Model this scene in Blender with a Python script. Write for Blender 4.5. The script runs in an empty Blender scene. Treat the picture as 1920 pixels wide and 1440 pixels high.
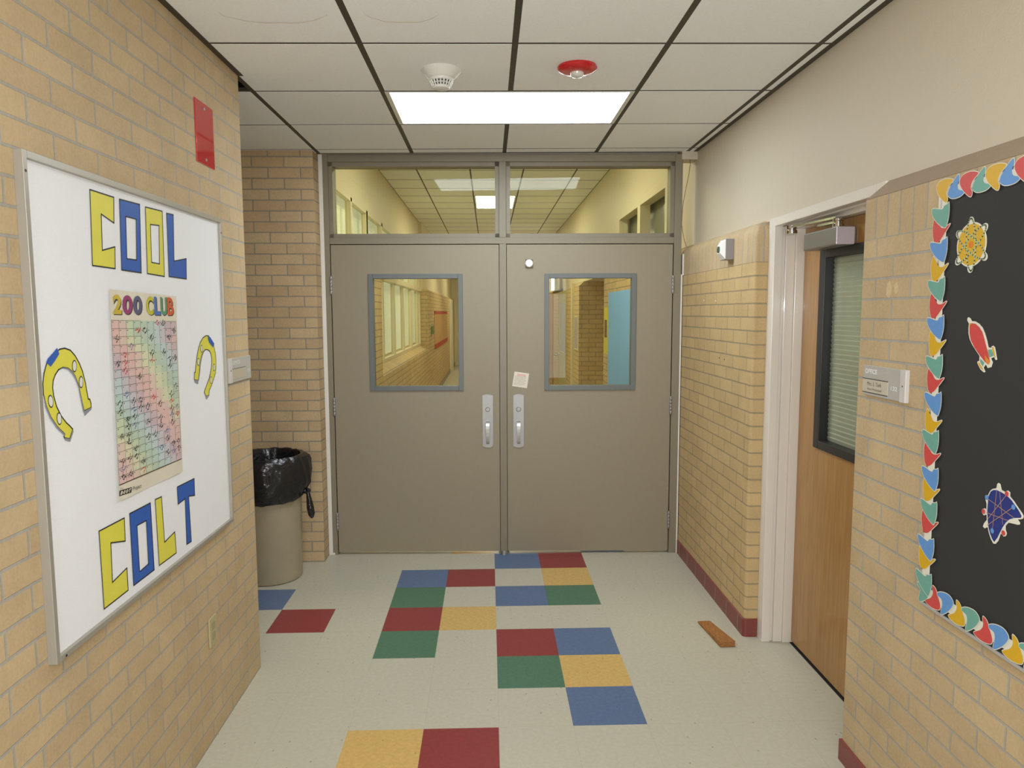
import bpy, bmesh, math, random
from mathutils import Vector, Matrix
random.seed(7)
S = 0.3048                      # the script is written in feet; meshes are built in metres
sc = bpy.context.scene
COL = sc.collection
THD = -0.0235                   # the double-door wall stands a little out of square to the hallway

# ------------------------------------------------------------------ camera, world, exposure
cam_d = bpy.data.cameras.new('camera')
cam = bpy.data.objects.new('camera', cam_d); COL.objects.link(cam)
yaw, pitch, roll = 0.03215, 0.09841, -0.003346
cp, sp, cy, sy, cr, sr = math.cos(pitch), math.sin(pitch), math.cos(yaw), math.sin(yaw), math.cos(roll), math.sin(roll)
fw = Vector((sy*cp, cy*cp, -sp)); rt = Vector((cy, -sy, 0)); up = rt.cross(fw)
r2 = rt*cr + up*sr; u2 = -rt*sr + up*cr
M = Matrix((r2, u2, -fw)).transposed().to_4x4()
M.translation = Vector((-0.347, -16.134, 5.515))*S
cam.matrix_world = M
cam_d.sensor_width = 36; cam_d.lens = 1351.1/1920*36; cam_d.clip_start = 0.05; cam_d.clip_end = 100
sc.camera = cam
w = bpy.data.worlds.new('world'); sc.world = w; w.use_nodes = True
w.node_tree.nodes['Background'].inputs[0].default_value = (1, 0.97, 0.92, 1)
w.node_tree.nodes['Background'].inputs[1].default_value = 0.05
sc.view_settings.view_transform = 'Standard'; sc.view_settings.look = 'None'
sc.view_settings.exposure = 0.25; sc.view_settings.gamma = 1.0; sc.view_settings.use_curve_mapping = False
LAMP = 11.5                     # strength of the fluorescent panels
LAMP_COL = (0.93, 1.03, 1.11)
FARLAMP = 16.0
FAR_COL = (1.0, 0.95, 0.73)
FILL = 4.2                       # strength of the added fill window at the unseen rear end
FLASH = 30.0                    # the camera's own flash
fl_d = bpy.data.lights.new('camera_flash', 'AREA'); fl_d.energy = FLASH; fl_d.size = 0.06; fl_d.color = (0.96, 1.0, 1.04)
fl = bpy.data.objects.new('camera_flash', fl_d); COL.objects.link(fl)
fl.matrix_world = Matrix.Translation(u2*0.06 + r2*0.02) @ M

# ------------------------------------------------------------------ helpers
def lin(c):
    return tuple(((v/255.0)/12.92 if v/255.0 <= 0.04045 else ((v/255.0+0.055)/1.055)**2.4) for v in c) + (1.0,)

def nmat(name):
    m = bpy.data.materials.new(name); m.use_nodes = True
    nt = m.node_tree; return m, nt, nt.nodes['Principled BSDF']

def mat(name, rgb, rough=0.6, metal=0.0, noise=0.0, nscale=20.0, bump=0.0, bscale=60.0, spec=0.5, coat=0.0):
    m, nt, b = nmat(name)
    b.inputs['Base Color'].default_value = lin(rgb); b.inputs['Roughness'].default_value = rough
    b.inputs['Metallic'].default_value = metal; b.inputs['Specular IOR Level'].default_value = spec
    b.inputs['Coat Weight'].default_value = coat
    N = nt.nodes; Lk = nt.links
    tc = N.new('ShaderNodeTexCoord')
    if noise:
        n = N.new('ShaderNodeTexNoise'); n.inputs['Scale'].default_value = nscale; n.inputs['Detail'].default_value = 4
        Lk.new(tc.outputs['Object'], n.inputs['Vector'])
        mx = N.new('ShaderNodeMix'); mx.data_type = 'RGBA'
        c = lin(rgb); mx.inputs[6].default_value = tuple(v*(1-noise) for v in c[:3])+(1,)
        mx.inputs[7].default_value = tuple(min(1, v*(1+noise)) for v in c[:3])+(1,)
        Lk.new(n.outputs['Fac'], mx.inputs[0]); Lk.new(mx.outputs[2], b.inputs['Base Color'])
    if bump:
        n = N.new('ShaderNodeTexNoise'); n.inputs['Scale'].default_value = bscale; n.inputs['Detail'].default_value = 3
        Lk.new(tc.outputs['Object'], n.inputs['Vector'])
        bp = N.new('ShaderNodeBump'); bp.inputs['Strength'].default_value = bump; bp.inputs['Distance'].default_value = 0.004
        Lk.new(n.outputs['Fac'], bp.inputs['Height']); Lk.new(bp.outputs[0], b.inputs['Normal'])
    return m

def emis(name, rgb, st):
    m, nt, b = nmat(name)
    b.inputs['Base Color'].default_value = (0.9, 0.9, 0.9, 1)
    b.inputs['Emission Color'].default_value = tuple(rgb)+(1,); b.inputs['Emission Strength'].default_value = st
    return m

def brick(name, c1, c2, mortar, offy=0.0, offx=0.0, rough=0.75, soldier=False, sw=0.235):
    """running-bond brick in real coordinates: 8.2 in bricks, 2.7 in courses"""
    m, nt, b = nmat(name); N = nt.nodes; Lk = nt.links
    g = N.new('ShaderNodeNewGeometry')
    sp_ = N.new('ShaderNodeSeparateXYZ'); Lk.new(g.outputs['Position'], sp_.inputs[0])
    sn = N.new('ShaderNodeSeparateXYZ'); Lk.new(g.outputs['True Normal'], sn.inputs[0])
    ab = N.new('ShaderNodeMath'); ab.operation = 'ABSOLUTE'; Lk.new(sn.outputs[1], ab.inputs[0])
    gt = N.new('ShaderNodeMath'); gt.operation = 'GREATER_THAN'; gt.inputs[1].default_value = 0.72; Lk.new(ab.outputs[0], gt.inputs[0])
    def add(sock, v, k):
        a = N.new('ShaderNodeMath'); a.operation = 'MULTIPLY_ADD'; Lk.new(sock, a.inputs[0]); a.inputs[1].default_value = k; a.inputs[2].default_value = v
        return a.outputs[0]
    yy = add(sp_.outputs[1], offy, 1/S); xx = add(sp_.outputs[0], offx, 1/S); zz = add(sp_.outputs[2], -0.016 + 0.2255*40, 1/S)
    mu = N.new('ShaderNodeMix'); mu.data_type = 'FLOAT'; Lk.new(gt.outputs[0], mu.inputs[0]); Lk.new(yy, mu.inputs[2]); Lk.new(xx, mu.inputs[3])
    cb = N.new('ShaderNodeCombineXYZ'); Lk.new(mu.outputs[0], cb.inputs[0]); Lk.new(zz, cb.inputs[1])
    # slightly wandering joints
    wn = N.new('ShaderNodeTexNoise'); wn.inputs['Scale'].default_value = 9.0; wn.inputs['Detail'].default_value = 2; Lk.new(g.outputs['Position'], wn.inputs['Vector'])
    ws = N.new('ShaderNodeVectorMath'); ws.operation = 'MULTIPLY_ADD'; ws.inputs[1].default_value = (0.016, 0.012, 0); ws.inputs[2].default_value = (-0.008, -0.006, 0)
    Lk.new(wn.outputs['Color'], ws.inputs[0])
    wa = N.new('ShaderNodeVectorMath'); wa.operation = 'ADD'; Lk.new(cb.outputs[0], wa.inputs[0]); Lk.new(ws.outputs[0], wa.inputs[1])
    bt = N.new('ShaderNodeTexBrick'); Lk.new(wa.outputs[0], bt.inputs['Vector'])
    bt.offset = 0.0 if soldier else 0.5; bt.offset_frequency = 2; bt.squash = 1.0
    bt.inputs['Scale'].default_value = 1.0; bt.inputs['Mortar Size'].default_value = 0.0145
    bt.inputs['Mortar Smooth'].default_value = 0.25; bt.inputs['Bias'].default_value = 0.0
    bt.inputs['Brick Width'].default_value = sw if soldier else 0.68
    bt.inputs['Row Height'].default_value = 50.0 if soldier else 0.2255
    bt.inputs['Color1'].default_value = lin(c1); bt.inputs['Color2'].default_value = lin(c2); bt.inputs['Mortar'].default_value = lin(mortar)
    n = N.new('ShaderNodeTexNoise'); n.inputs['Scale'].default_value = 120.0; n.inputs['Detail'].default_value = 5; Lk.new(g.outputs['Position'], n.inputs['Vector'])
    n2 = N.new('ShaderNodeTexNoise'); n2.inputs['Scale'].default_value = 7.0; n2.inputs['Detail'].default_value = 3; Lk.new(g.outputs['Position'], n2.inputs['Vector'])
    ad = N.new('ShaderNodeMath'); ad.operation = 'ADD'; Lk.new(n.outputs['Fac'], ad.inputs[0]); Lk.new(n2.outputs['Fac'], ad.inputs[1])
    mr = N.new('ShaderNodeMapRange'); mr.inputs[1].default_value = 0.6; mr.inputs[2].default_value = 1.4; mr.inputs[3].default_value = 0.87; mr.inputs[4].default_value = 1.13; Lk.new(ad.outputs[0], mr.inputs[0])
    vm = N.new('ShaderNodeVectorMath'); vm.operation = 'SCALE'; Lk.new(bt.outputs['Color'], vm.inputs[0]); Lk.new(mr.outputs[0], vm.inputs['Scale'])
    Lk.new(vm.outputs[0], b.inputs['Base Color'])
    b.inputs['Roughness'].default_value = rough; b.inputs['Specular IOR Level'].default_value = 0.35
    hh = N.new('ShaderNodeMath'); hh.operation = 'MULTIPLY_ADD'; hh.inputs[1].default_value = -1.0; Lk.new(bt.outputs['Fac'], hh.inputs[0])
    h2 = N.new('ShaderNodeMath'); h2.operation = 'MULTIPLY'; h2.inputs[1].default_value = 0.18; Lk.new(n.outputs['Fac'], h2.inputs[0]); Lk.new(h2.outputs[0], hh.inputs[2])
    bp = N.new('ShaderNodeBump'); bp.inputs['Strength'].default_value = 0.55; bp.inputs['Distance'].default_value = 0.004
    Lk.new(hh.outputs[0], bp.inputs['Height']); Lk.new(bp.outputs[0], b.inputs['Normal'])
    return m

def glassmat(name, tint=(1, 1, 1), ior=1.5, rough=0.0, boost=1.0):
    m = bpy.data.materials.new(name); m.use_nodes = True; nt = m.node_tree; N = nt.nodes; Lk = nt.links
    N.clear(); o = N.new('ShaderNodeOutputMaterial')
    t = N.new('ShaderNodeBsdfTransparent'); t.inputs[0].default_value = tuple(tint)+(1,)
    g = N.new('ShaderNodeBsdfGlossy'); g.inputs['Roughness'].default_value = rough
    f = N.new('ShaderNodeFresnel'); f.inputs[0].default_value = ior
    gb_ = N.new('ShaderNodeNewGeometry'); io = N.new('ShaderNodeMath'); io.operation = 'MULTIPLY_ADD'; io.inputs[1].default_value = 1/ior-ior; io.inputs[2].default_value = ior
    Lk.new(gb_.outputs['Backfacing'], io.inputs[0]); Lk.new(io.outputs[0], f.inputs[0])   # same reflection on both faces of the pane
    k = N.new('ShaderNodeMath'); k.operation = 'MULTIPLY'; k.inputs[1].default_value = boost; k.use_clamp = True; Lk.new(f.outputs[0], k.inputs[0])
    mx = N.new('ShaderNodeMixShader'); Lk.new(k.outputs[0], mx.inputs[0]); Lk.new(t.outputs[0], mx.inputs[1]); Lk.new(g.outputs[0], mx.inputs[2])
    Lk.new(mx.outputs[0], o.inputs[0]); return m

class MB:
    def __init__(self): self.v = []; self.f = []; self.m = []; self.sm = []
    def face(self, pts, m=0, sm=False):
        i = len(self.v); self.v += [tuple(p) for p in pts]; self.f.append(list(range(i, i+len(pts)))); self.m.append(m); self.sm.append(sm); return self
    def raw(self, vs, fs, m=0, sm=False):
        i = len(self.v); self.v += [tuple(p) for p in vs]
        for f in fs: self.f.append([i+j for j in f]); self.m.append(m); self.sm.append(sm)
        return self
    def box(self, x0, x1, y0, y1, z0, z1, m=0):
        x0, x1 = sorted((x0, x1)); y0, y1 = sorted((y0, y1)); z0, z1 = sorted((z0, z1))
        vs = [(x, y, z) for z in (z0, z1) for y in (y0, y1) for x in (x0, x1)]
        return self.raw(vs, [(0, 2, 3, 1), (4, 5, 7, 6), (0, 1, 5, 4), (2, 6, 7, 3), (0, 4, 6, 2), (1, 3, 7, 5)], m)
    def cbox(self, x0, x1, y0, y1, z0, z1, c=0.01, m=0):
        """box with chamfered edges"""
        bm = bmesh.new(); t = MB().box(x0, x1, y0, y1, z0, z1)
        vs = [bm.verts.new(p) for p in t.v]
        for f in t.f: bm.faces.new([vs[i] for i in f])
        bmesh.ops.bevel(bm, geom=bm.edges[:], offset=c, segments=2, affect='EDGES', profile=0.5)
        bm.verts.index_update()
        self.raw([v.co[:] for v in bm.verts], [[v.index for v in f.verts] for f in bm.faces], m); bm.free(); return self
    def loft(self, rings, m=0, caps=True, sm=True):
        n = len(rings[0]); vs = [p for r in rings for p in r]; fs = []
        for k in range(len(rings)-1):
            for i in range(n):
                a = k*n+i; b = k*n+(i+1) % n; fs.append((a, b, b+n, a+n))
        self.raw(vs, fs, m, sm)
        if caps:
            self.face(list(reversed(rings[0])), m); self.face(rings[-1], m)
        return self
    def lathe(self, c, prof, n=32, m=0, axis='z', sm=True, caps=True, ph=0.0):
        R = []
        for r, h in prof:
            ring = []
            for i in range(n):
                a = 2*math.pi*i/n+ph; u, v = r*math.cos(a), r*math.sin(a)
                ring.append({'z': (c[0]+u, c[1]+v, c[2]+h), 'y': (c[0]+u, c[1]-h, c[2]+v), 'x': (c[0]+h, c[1]+u, c[2]+v)}[axis])
            R.append(ring)
        return self.loft(R, m, caps, sm)
    def tube(self, pts, r, n=8, m=0):
        P = [Vector(p) for p in pts]; R = []
        for k, p in enumerate(P):
            d = (P[min(k+1, len(P)-1)]-P[max(k-1, 0)]).normalized()
            a = d.cross(Vector((0.31, 0.17, 0.93))); a.normalize(); b = d.cross(a)
            rr = r[k] if isinstance(r, (list, tuple)) else r
            R.append([tuple(p+a*rr*math.cos(2*math.pi*i/n)+b*rr*math.sin(2*math.pi*i/n)) for i in range(n)])
        return self.loft(R, m)
    def prism(self, poly, fn, d0, d1, m=0, side=None):
        """2D polygon (possibly concave) mapped through fn(u, v, depth), thick from d0 to d1"""
        from mathutils.geometry import tessellate_polygon
        tris = tessellate_polygon([[Vector((p[0], p[1], 0)) for p in poly]])
        n = len(poly)
        self.raw([fn(p[0], p[1], d1) for p in poly], [tuple(t) for t in tris], m)
        if abs(d1-d0) > 1e-9:
            self.raw([fn(p[0], p[1], d0) for p in poly], [tuple(reversed(t)) for t in tris], m)
            self.raw([fn(p[0], p[1], d0) for p in poly]+[fn(p[0], p[1], d1) for p in poly], [(i, (i+1) % n, n+(i+1) % n, n+i) for i in range(n)], m if side is None else side)
        return self
    def line(self, pts, fn, wd, d, m=0, closed=True):
        """painted line of width wd along 2D points"""
        n = len(pts)
        for i in range(n if closed else n-1):
            a, b = Vector(pts[i]), Vector(pts[(i+1) % n]); t = b-a
            if t.length < 1e-6: continue
            t.normalize(); q = Vector((-t.y, t.x))*wd/2; e = t*wd*0.4
            self.face([fn(*p, d) for p in (a-e-q, b+e-q, b+e+q, a-e+q)], m)
        return self
    def build(self, name, mats, parent=None, local=False, origin=None, fix=True):
        me = bpy.data.meshes.new(name); o = bpy.data.objects.new(name, me); COL.objects.link(o)
        off = Vector((0, 0, 0))
        if parent is not None:
            o.parent = parent
            if not local: off = Vector(parent.get('base', (0, 0, 0)))
        elif origin is not None:
            off = Vector(origin)
        elif not local:
            xs, ys, zs = zip(*self.v); off = Vector(((min(xs)+max(xs))/2, (min(ys)+max(ys))/2, min(zs)))
        if parent is None: o.location = off*S
        o['base'] = tuple(off)
        me.from_pydata([((x-off.x)*S, (y-off.y)*S, (z-off.z)*S) for x, y, z in self.v], [], self.f)
        for mm in (mats if isinstance(mats, (list, tuple)) else [mats]): me.materials.append(mm)
        for i, p in enumerate(me.polygons): p.material_index = self.m[i]; p.use_smooth = self.sm[i]
        if fix:
            bm = bmesh.new(); bm.from_mesh(me); bmesh.ops.remove_doubles(bm, verts=bm.verts, dist=1e-6); bmesh.ops.recalc_face_normals(bm, faces=bm.faces); bm.to_mesh(me); bm.free()
        if any(self.sm):
            try: me.set_sharp_from_angle(angle=math.radians(40))
            except Exception: pass
        me.update(); return o

ROOTS = []
def empty(name, loc, rz=0.0):
    o = bpy.data.objects.new(name, None); COL.objects.link(o); o.empty_display_size = 0.1
    o.location = Vector(loc)*S; o.rotation_euler = (0, 0, rz); o['base'] = tuple(loc); return o
def tag(o, label=None, cat=None, group=None, kind=None):
    for k, v in (('label', label), ('category', cat), ('group', group), ('kind', kind)):
        if v: o[k] = v
    return o
def struct(o, label=None, cat=None): return tag(o, label, cat, kind='structure')
def copy_tree(o, parent=None):
    c = o.copy(); COL.objects.link(c); c.parent = parent
    for ch in [x for x in bpy.data.objects if x.parent == o and x != c]: copy_tree(ch, c)
    return c
def glyphs(s, bold=0.0, shear=0.0):
    """flat outline mesh of a string, scaled to the unit square (u right, v up)"""
    cu = bpy.data.curves.new('glyphs', 'FONT'); cu.body = s; cu.offset = bold; cu.shear = shear; cu.resolution_u = 4
    o = bpy.data.objects.new('glyphs', cu); COL.objects.link(o)
    dg = bpy.context.evaluated_depsgraph_get(); e = o.evaluated_get(dg); me = e.to_mesh()
    vs = [(v.co.x, v.co.y) for v in me.vertices]; fs = [tuple(p.vertices) for p in me.polygons]
    e.to_mesh_clear(); bpy.data.objects.remove(o); bpy.data.curves.remove(cu)
    xs = [v[0] for v in vs]; ys = [v[1] for v in vs]
    x0, x1, y0, y1 = min(xs), max(xs), min(ys), max(ys)
    return [((x-x0)/(x1-x0), (y-y0)/(y1-y0)) for x, y in vs], fs
def text(mb, s, fn, u0, u1, v0, v1, d, m, bold=0.0, shear=0.0):
    vs, fs = glyphs(s, bold, shear)
    mb.raw([fn(u0+(u1-u0)*a, v0+(v1-v0)*b, d) for a, b in vs], fs, m)

# ------------------------------------------------------------------ materials
B1, B2, BM = (196, 172, 134), (189, 164, 127), (168, 162, 150)
brick_left = brick('tan_brick_left', B1, B2, BM, offy=10.19+68)
brick_right = brick('tan_brick_right', B1, B2, BM, offy=8.14+68, offx=0.1)
brick_back = brick('tan_brick_back', (194, 168, 130), (184, 156, 118), (146, 136, 120), offx=4.98+68)
brick_far = brick('tan_brick_far', (199, 171, 124), (192, 164, 118), (156, 140, 110), offy=3.165+68, offx=0.1)
soldier = brick('soldier_course', B1, B2, BM, offy=8.09+70.5, offx=.1, soldier=True)
plaster = mat('painted_plaster', (206, 194, 172), 0.6, bump=0.15, bscale=150, noise=0.02)
cream = mat('cream_paint', (222, 210, 176), 0.5)
tile_m = mat('ceiling_tile', (246, 246, 244), 0.9, bump=0.5, bscale=260, noise=0.05, nscale=90)
gridm = mat('dark_bronze_grid', (58, 54, 44), 0.5)
taupe = mat('taupe_paint', (146, 134, 112), 0.5, noise=0.04, nscale=30, bump=0.05, bscale=300)
taupe_d = mat('taupe_frame_paint', (134, 124, 104), 0.45, noise=0.03)
greyfr = mat('blue_grey_paint', (104, 107, 104), 0.45)
steel = mat('brushed_steel', (158, 155, 152), 0.4, 0.6, noise=0.05, nscale=50)
steel_d = mat('worn_steel', (150, 148, 142), 0.4, 0.8)
whitep = mat('white_gloss_paint', (230, 222, 212), 0.25, coat=0.3)
white_pl = mat('white_plastic', (226, 224, 216), 0.4)
dark = mat('dark_gap', (26, 24, 22), 0.8)
maroon = mat('maroon_base_tile', (128, 62, 58), 0.35, noise=0.08)
caulk = mat('white_caulk', (222, 218, 208), 0.6)
glass = glassmat('clear_glass', (0.95, 0.96, 0.88), 1.5, 0.0, 0.3)
lens_m = emis('light_lens', LAMP_COL, LAMP)
farlens = emis('warm_light_lens', FAR_COL, FARLAMP)
chrome = mat('chrome', (210, 210, 210), 0.12, 1.0)
black = mat('black_paint', (38, 37, 38), 0.4)

def vct(name, rgb, sp=0.10, rough=0.32):
    m, nt, b = nmat(name); N = nt.nodes; Lk = nt.links
    g = N.new('ShaderNodeNewGeometry')
    n = N.new('ShaderNodeTexNoise'); n.inputs['Scale'].default_value = 55; n.inputs['Detail'].default_value = 6; Lk.new(g.outputs['Position'], n.inputs['Vector'])
    mr = N.new('ShaderNodeMapRange'); mr.inputs[1].default_value = 0.3; mr.inputs[2].default_value = 0.7; mr.inputs[3].default_value = 1-sp; mr.inputs[4].default_value = 1+sp; Lk.new(n.outputs['Fac'], mr.inputs[0])
    # chips and small scuffs pressed into the tile
    v = N.new('ShaderNodeTexVoronoi'); v.inputs['Scale'].default_value = 24; v.inputs['Randomness'].default_value = 1.0
    mp = N.new('ShaderNodeMapping'); mp.inputs['Scale'].default_value = (1.0, 0.55, 1); Lk.new(g.outputs['Position'], mp.inputs[0]); Lk.new(mp.outputs[0], v.inputs['Vector'])
    lt = N.new('ShaderNodeMath'); lt.operation = 'LESS_THAN'; lt.inputs[1].default_value = 0.085; Lk.new(v.outputs['Distance'], lt.inputs[0])
    sx = N.new('ShaderNodeSeparateColor'); Lk.new(v.outputs['Color'], sx.inputs[0])
    l2 = N.new('ShaderNodeMath'); l2.operation = 'LESS_THAN'; l2.inputs[1].default_value = 0.55; Lk.new(sx.outputs[0], l2.inputs[0])
    ml = N.new('ShaderNodeMath'); ml.operation = 'MULTIPLY'; Lk.new(lt.outputs[0], ml.inputs[0]); Lk.new(l2.outputs[0], ml.inputs[1])
    # hairline tile joints every foot
    s3 = N.new('ShaderNodeSeparateXYZ'); Lk.new(g.outputs['Position'], s3.inputs[0]); js = []
    for k, off in ((0, 0.2455+60), (1, 0.996+60)):
        a = N.new('ShaderNodeMath'); a.operation = 'MULTIPLY_ADD'; a.inputs[1].default_value = 1/S; a.inputs[2].default_value = off; Lk.new(s3.outputs[k], a.inputs[0])
        fr = N.new('ShaderNodeMath'); fr.operation = 'FRACT'; Lk.new(a.outputs[0], fr.inputs[0])
        l = N.new('ShaderNodeMath'); l.operation = 'LESS_THAN'; l.inputs[1].default_value = 0.008; Lk.new(fr.outputs[0], l.inputs[0]); js.append(l.outputs[0])
    mxj = N.new('ShaderNodeMath'); mxj.operation = 'MAXIMUM'; Lk.new(js[0], mxj.inputs[0]); Lk.new(js[1], mxj.inputs[1])
    mj = N.new('ShaderNodeMath'); mj.operation = 'MULTIPLY'; mj.inputs[1].default_value = 0.13; Lk.new(mxj.outputs[0], mj.inputs[0])
    m2 = N.new('ShaderNodeMath'); m2.operation = 'MULTIPLY'; m2.inputs[1].default_value = 0.42; Lk.new(ml.outputs[0], m2.inputs[0])
    mm = N.new('ShaderNodeMath'); mm.operation = 'MAXIMUM'; Lk.new(mj.outputs[0], mm.inputs[0]); Lk.new(m2.outputs[0], mm.inputs[1])
    vm = N.new('ShaderNodeVectorMath'); vm.operation = 'SCALE'; vm.inputs[0].default_value = lin(rgb)[:3]; Lk.new(mr.outputs[0], vm.inputs['Scale'])
    mx = N.new('ShaderNodeMix'); mx.data_type = 'RGBA'; Lk.new(mm.outputs[0], mx.inputs[0]); Lk.new(vm.outputs[0], mx.inputs[6]); mx.inputs[7].default_value = lin((90, 75, 60))
    Lk.new(mx.outputs[2], b.inputs['Base Color']); b.inputs['Roughness'].default_value = rough; b.inputs['Specular IOR Level'].default_value = 0.35
    return m
FL = [vct('beige_floor_tile', (192, 187, 168), 0.05), vct('blue_floor_tile', (92, 112, 146)), vct('red_floor_tile', (142, 58, 58)), vct('yellow_floor_tile', (208, 172, 104)), vct('green_floor_tile', (80, 118, 94))]

# ------------------------------------------------------------------ shell
tiles = {(-2, -1): 3, (-2, 2): 1, (-1, 0): 1, (-1, 1): 2, (0, -2): 1, (0, -1): 2, (0, 1): 3, (1, -2): 4, (1, 0): 1, (1, 1): 4, (1, -5): 1, (2, -2): 2, (2, -1): 3,
         (2, -4): 2, (3, -2): 4, (3, 0): 2, (3, 1): 1, (4, 0): 4, (4, 1): 3, (5, 1): 1, (6, -2): 3, (6, -1): 2, (8, 0): 1, (9, 1): 4, (8, -2): 2, (10, -1): 3}
mb = MB(); X0, Y0 = -0.2455, -0.996
for r in range(-61, 34):
    for c in range(-12, 13):
        x, y = X0+c, Y0-r
        mb.face([(x, y-1, 0), (x+1, y-1, 0), (x+1, y, 0), (x, y, 0)], tiles.get((r, c), 0))
struct(mb.build('floor', FL, origin=(0, 0, 0)))
struct(MB().box(-12, -3.95, -34, -5.2, 0, 9.3).build('wall_left', brick_left, origin=(0, 0, 0)))
mb = MB().box(-12, -4.035, -0.40, 0.4, 0, 9.3)
struct(mb.build('wall_back', brick_back, origin=(0, 0, 0)))
struct(MB().box(-12.4, -12, -5.2, 0.4, 0, 9.3).build('wall_side', plaster, origin=(0, 0, 0)))
W = empty('window_5', (0, -33.9, 1.0)); struct(W)  # unseen glowing window, added behind the camera to brighten the ceiling
mb = MB()
for q in ((-3.6, -3.4, .8, 8.4), (3.4, 3.6, .8, 8.4), (-.1, .1, .8, 8.4)): mb.cbox(q[0], q[1], -34, -33.8, q[2], q[3], .01)
for q in ((.8, 1.0), (6.8, 7.0), (8.2, 8.4)): mb.cbox(-3.6, 3.6, -34, -33.8, q[0], q[1], .01)
mb.build('window_frame', taupe_d, W)
MB().box(-3.4, 3.4, -33.98, -33.93, 1.0, 8.2).build('fill_panel', emis('fill_glow', (.90, 1.0, 1.08), FILL), W)
struct(MB().box(-4, 6, -34.4, -34, 0, 9.3).build('wall_rear', plaster, origin=(0, 0, 0)))
# far brick pier on the right: rounded corner and bullnose soldier course
def foot(ins, x0=3.98, ye=-4.43, yb=0.02, xb=5.2, r=0.06):
    x = x0+ins; y = ye+ins; r = max(.02, r-ins*.2); P = [(xb, yb), (x, yb)]
    for i in range(7):
        a = math.pi+i/6*math.pi/2; P.append((x+r+r*math.cos(a), y+r+r*math.sin(a)))
    return P+[(xb, y)]
def segwall(lo, hi, z0, z1, mats):
    mb = MB()
    mb.loft([[(x, y, z0) for x, y in foot(0)], [(x, y, z1) for x, y in foot(0)]], 0, True, True)
    return mb
mb = MB(); mb.loft([[(x, y, 0) for x, y in foot(0)], [(x, y, 6.33) for x, y in foot(0)]], 0, True)
rings = [[(x, y, 6.33) for x, y in foot(0)]]
for i in range(8):
    a = i/7*math.pi/2; rings.append([(x, y, 6.75+0.25*math.sin(a)) for x, y in foot(0.26*(1-math.cos(a)))])
mb.loft(rings, 1, True)
struct(mb.build('wall_right', [brick_far, soldier], origin=(0, 0, 0)))
mb = MB().box(3.98, 5.2, -34, -7.86, 0, 6.33, 0)
mb.prism([(3.98, 6.33), (5.2, 6.33), (5.2, 7.0), (4.24, 7.0), (3.98, 6.78)], lambda u, v, d: (u, d, v), -34, -7.86, 1)
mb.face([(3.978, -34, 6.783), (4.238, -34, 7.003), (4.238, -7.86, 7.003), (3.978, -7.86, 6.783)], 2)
mb.face([(3.98, -34, 6.33), (5.2, -34, 6.33), (5.2, -34, 7), (4.24, -34, 7), (3.98, -34, 6.78)], 1)
struct(mb.build('wall_right_near', [brick_right, soldier, mat('brown_ledge_band', (172, 152, 130), .85, noise=.06, nscale=30)], origin=(0, 0, 0)))  # third material: plain browner band over the bevelled ledge face
mb = MB().box(4.24, 5.2, -34, -7.86, 6.98, 9.3).box(4.24, 5.2, -7.86, -4.43, 7.0, 9.3).box(4.24, 5.2, -4.43, 0.02, 6.98, 9.3)
struct(mb.build('wall_right_upper', plaster, origin=(0, 0, 0)))
# chipped paint scar on the near brick
mb = MB()
for (cy_, cz_, ry, rz, mi) in ((-8.42, 5.75, 0.05, 0.085, 0), (-8.56, 5.76, 0.035, 0.06, 0)):
    pts = [(cy_+ry*(1+0.12*math.sin(3*a+cy_)+.06*math.sin(7*a))*math.cos(a), cz_+rz*(1+0.1*math.cos(3*a)+.05*math.sin(8*a))*math.sin(a)) for a in [i*math.pi/20 for i in range(40)]]
    mb.prism(pts, lambda u, v, d: (d, u, v), 3.98, 3.977, mi)
struct(mb.build('trim_5', mat('bare_plaster_patch', (208, 184, 142), 0.8, noise=0.15, nscale=120), origin=(0, 0, 0)))
# maroon tile base
def basepath(): return [(3.955, 0.0), (3.955, -4.32)]
P = foot(0); Q = foot(-0.03)
mb = MB(); idx = list(range(1, 9))
pts = [Q[i] for i in idx]+[(4.19, -4.46)]
for (z0, z1) in ((0, 0.30),):
    for i in range(len(pts)-1):
        a, b = pts[i], pts[i+1]
        mb.face([(a[0], a[1], z0), (b[0], b[1], z0), (b[0], b[1], z1), (a[0], a[1], z1)], 0, True)
        mb.face([(a[0], a[1], z1), (b[0], b[1], z1), (b[0]+0.03, b[1]+0.03, z1+0.012), (a[0]+0.03, a[1]+0.03, z1+0.012)], 0)
for yj in (-0.35, -1.0, -1.65, -2.3, -2.95, -3.6, -4.2): mb.box(3.945, 3.951, yj-0.008, yj+0.008, 0, 0.3, 1)
struct(mb.build('baseboard_right', [maroon, mat('grey_grout', (150, 130, 118), 0.8)], origin=(0, 0, 0)))
mb = MB().cbox(3.945, 4.02, -34, -7.83, 0, 0.27, 0.012)
struct(mb.build('baseboard_right_near', maroon, origin=(0, 0, 0)))

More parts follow.
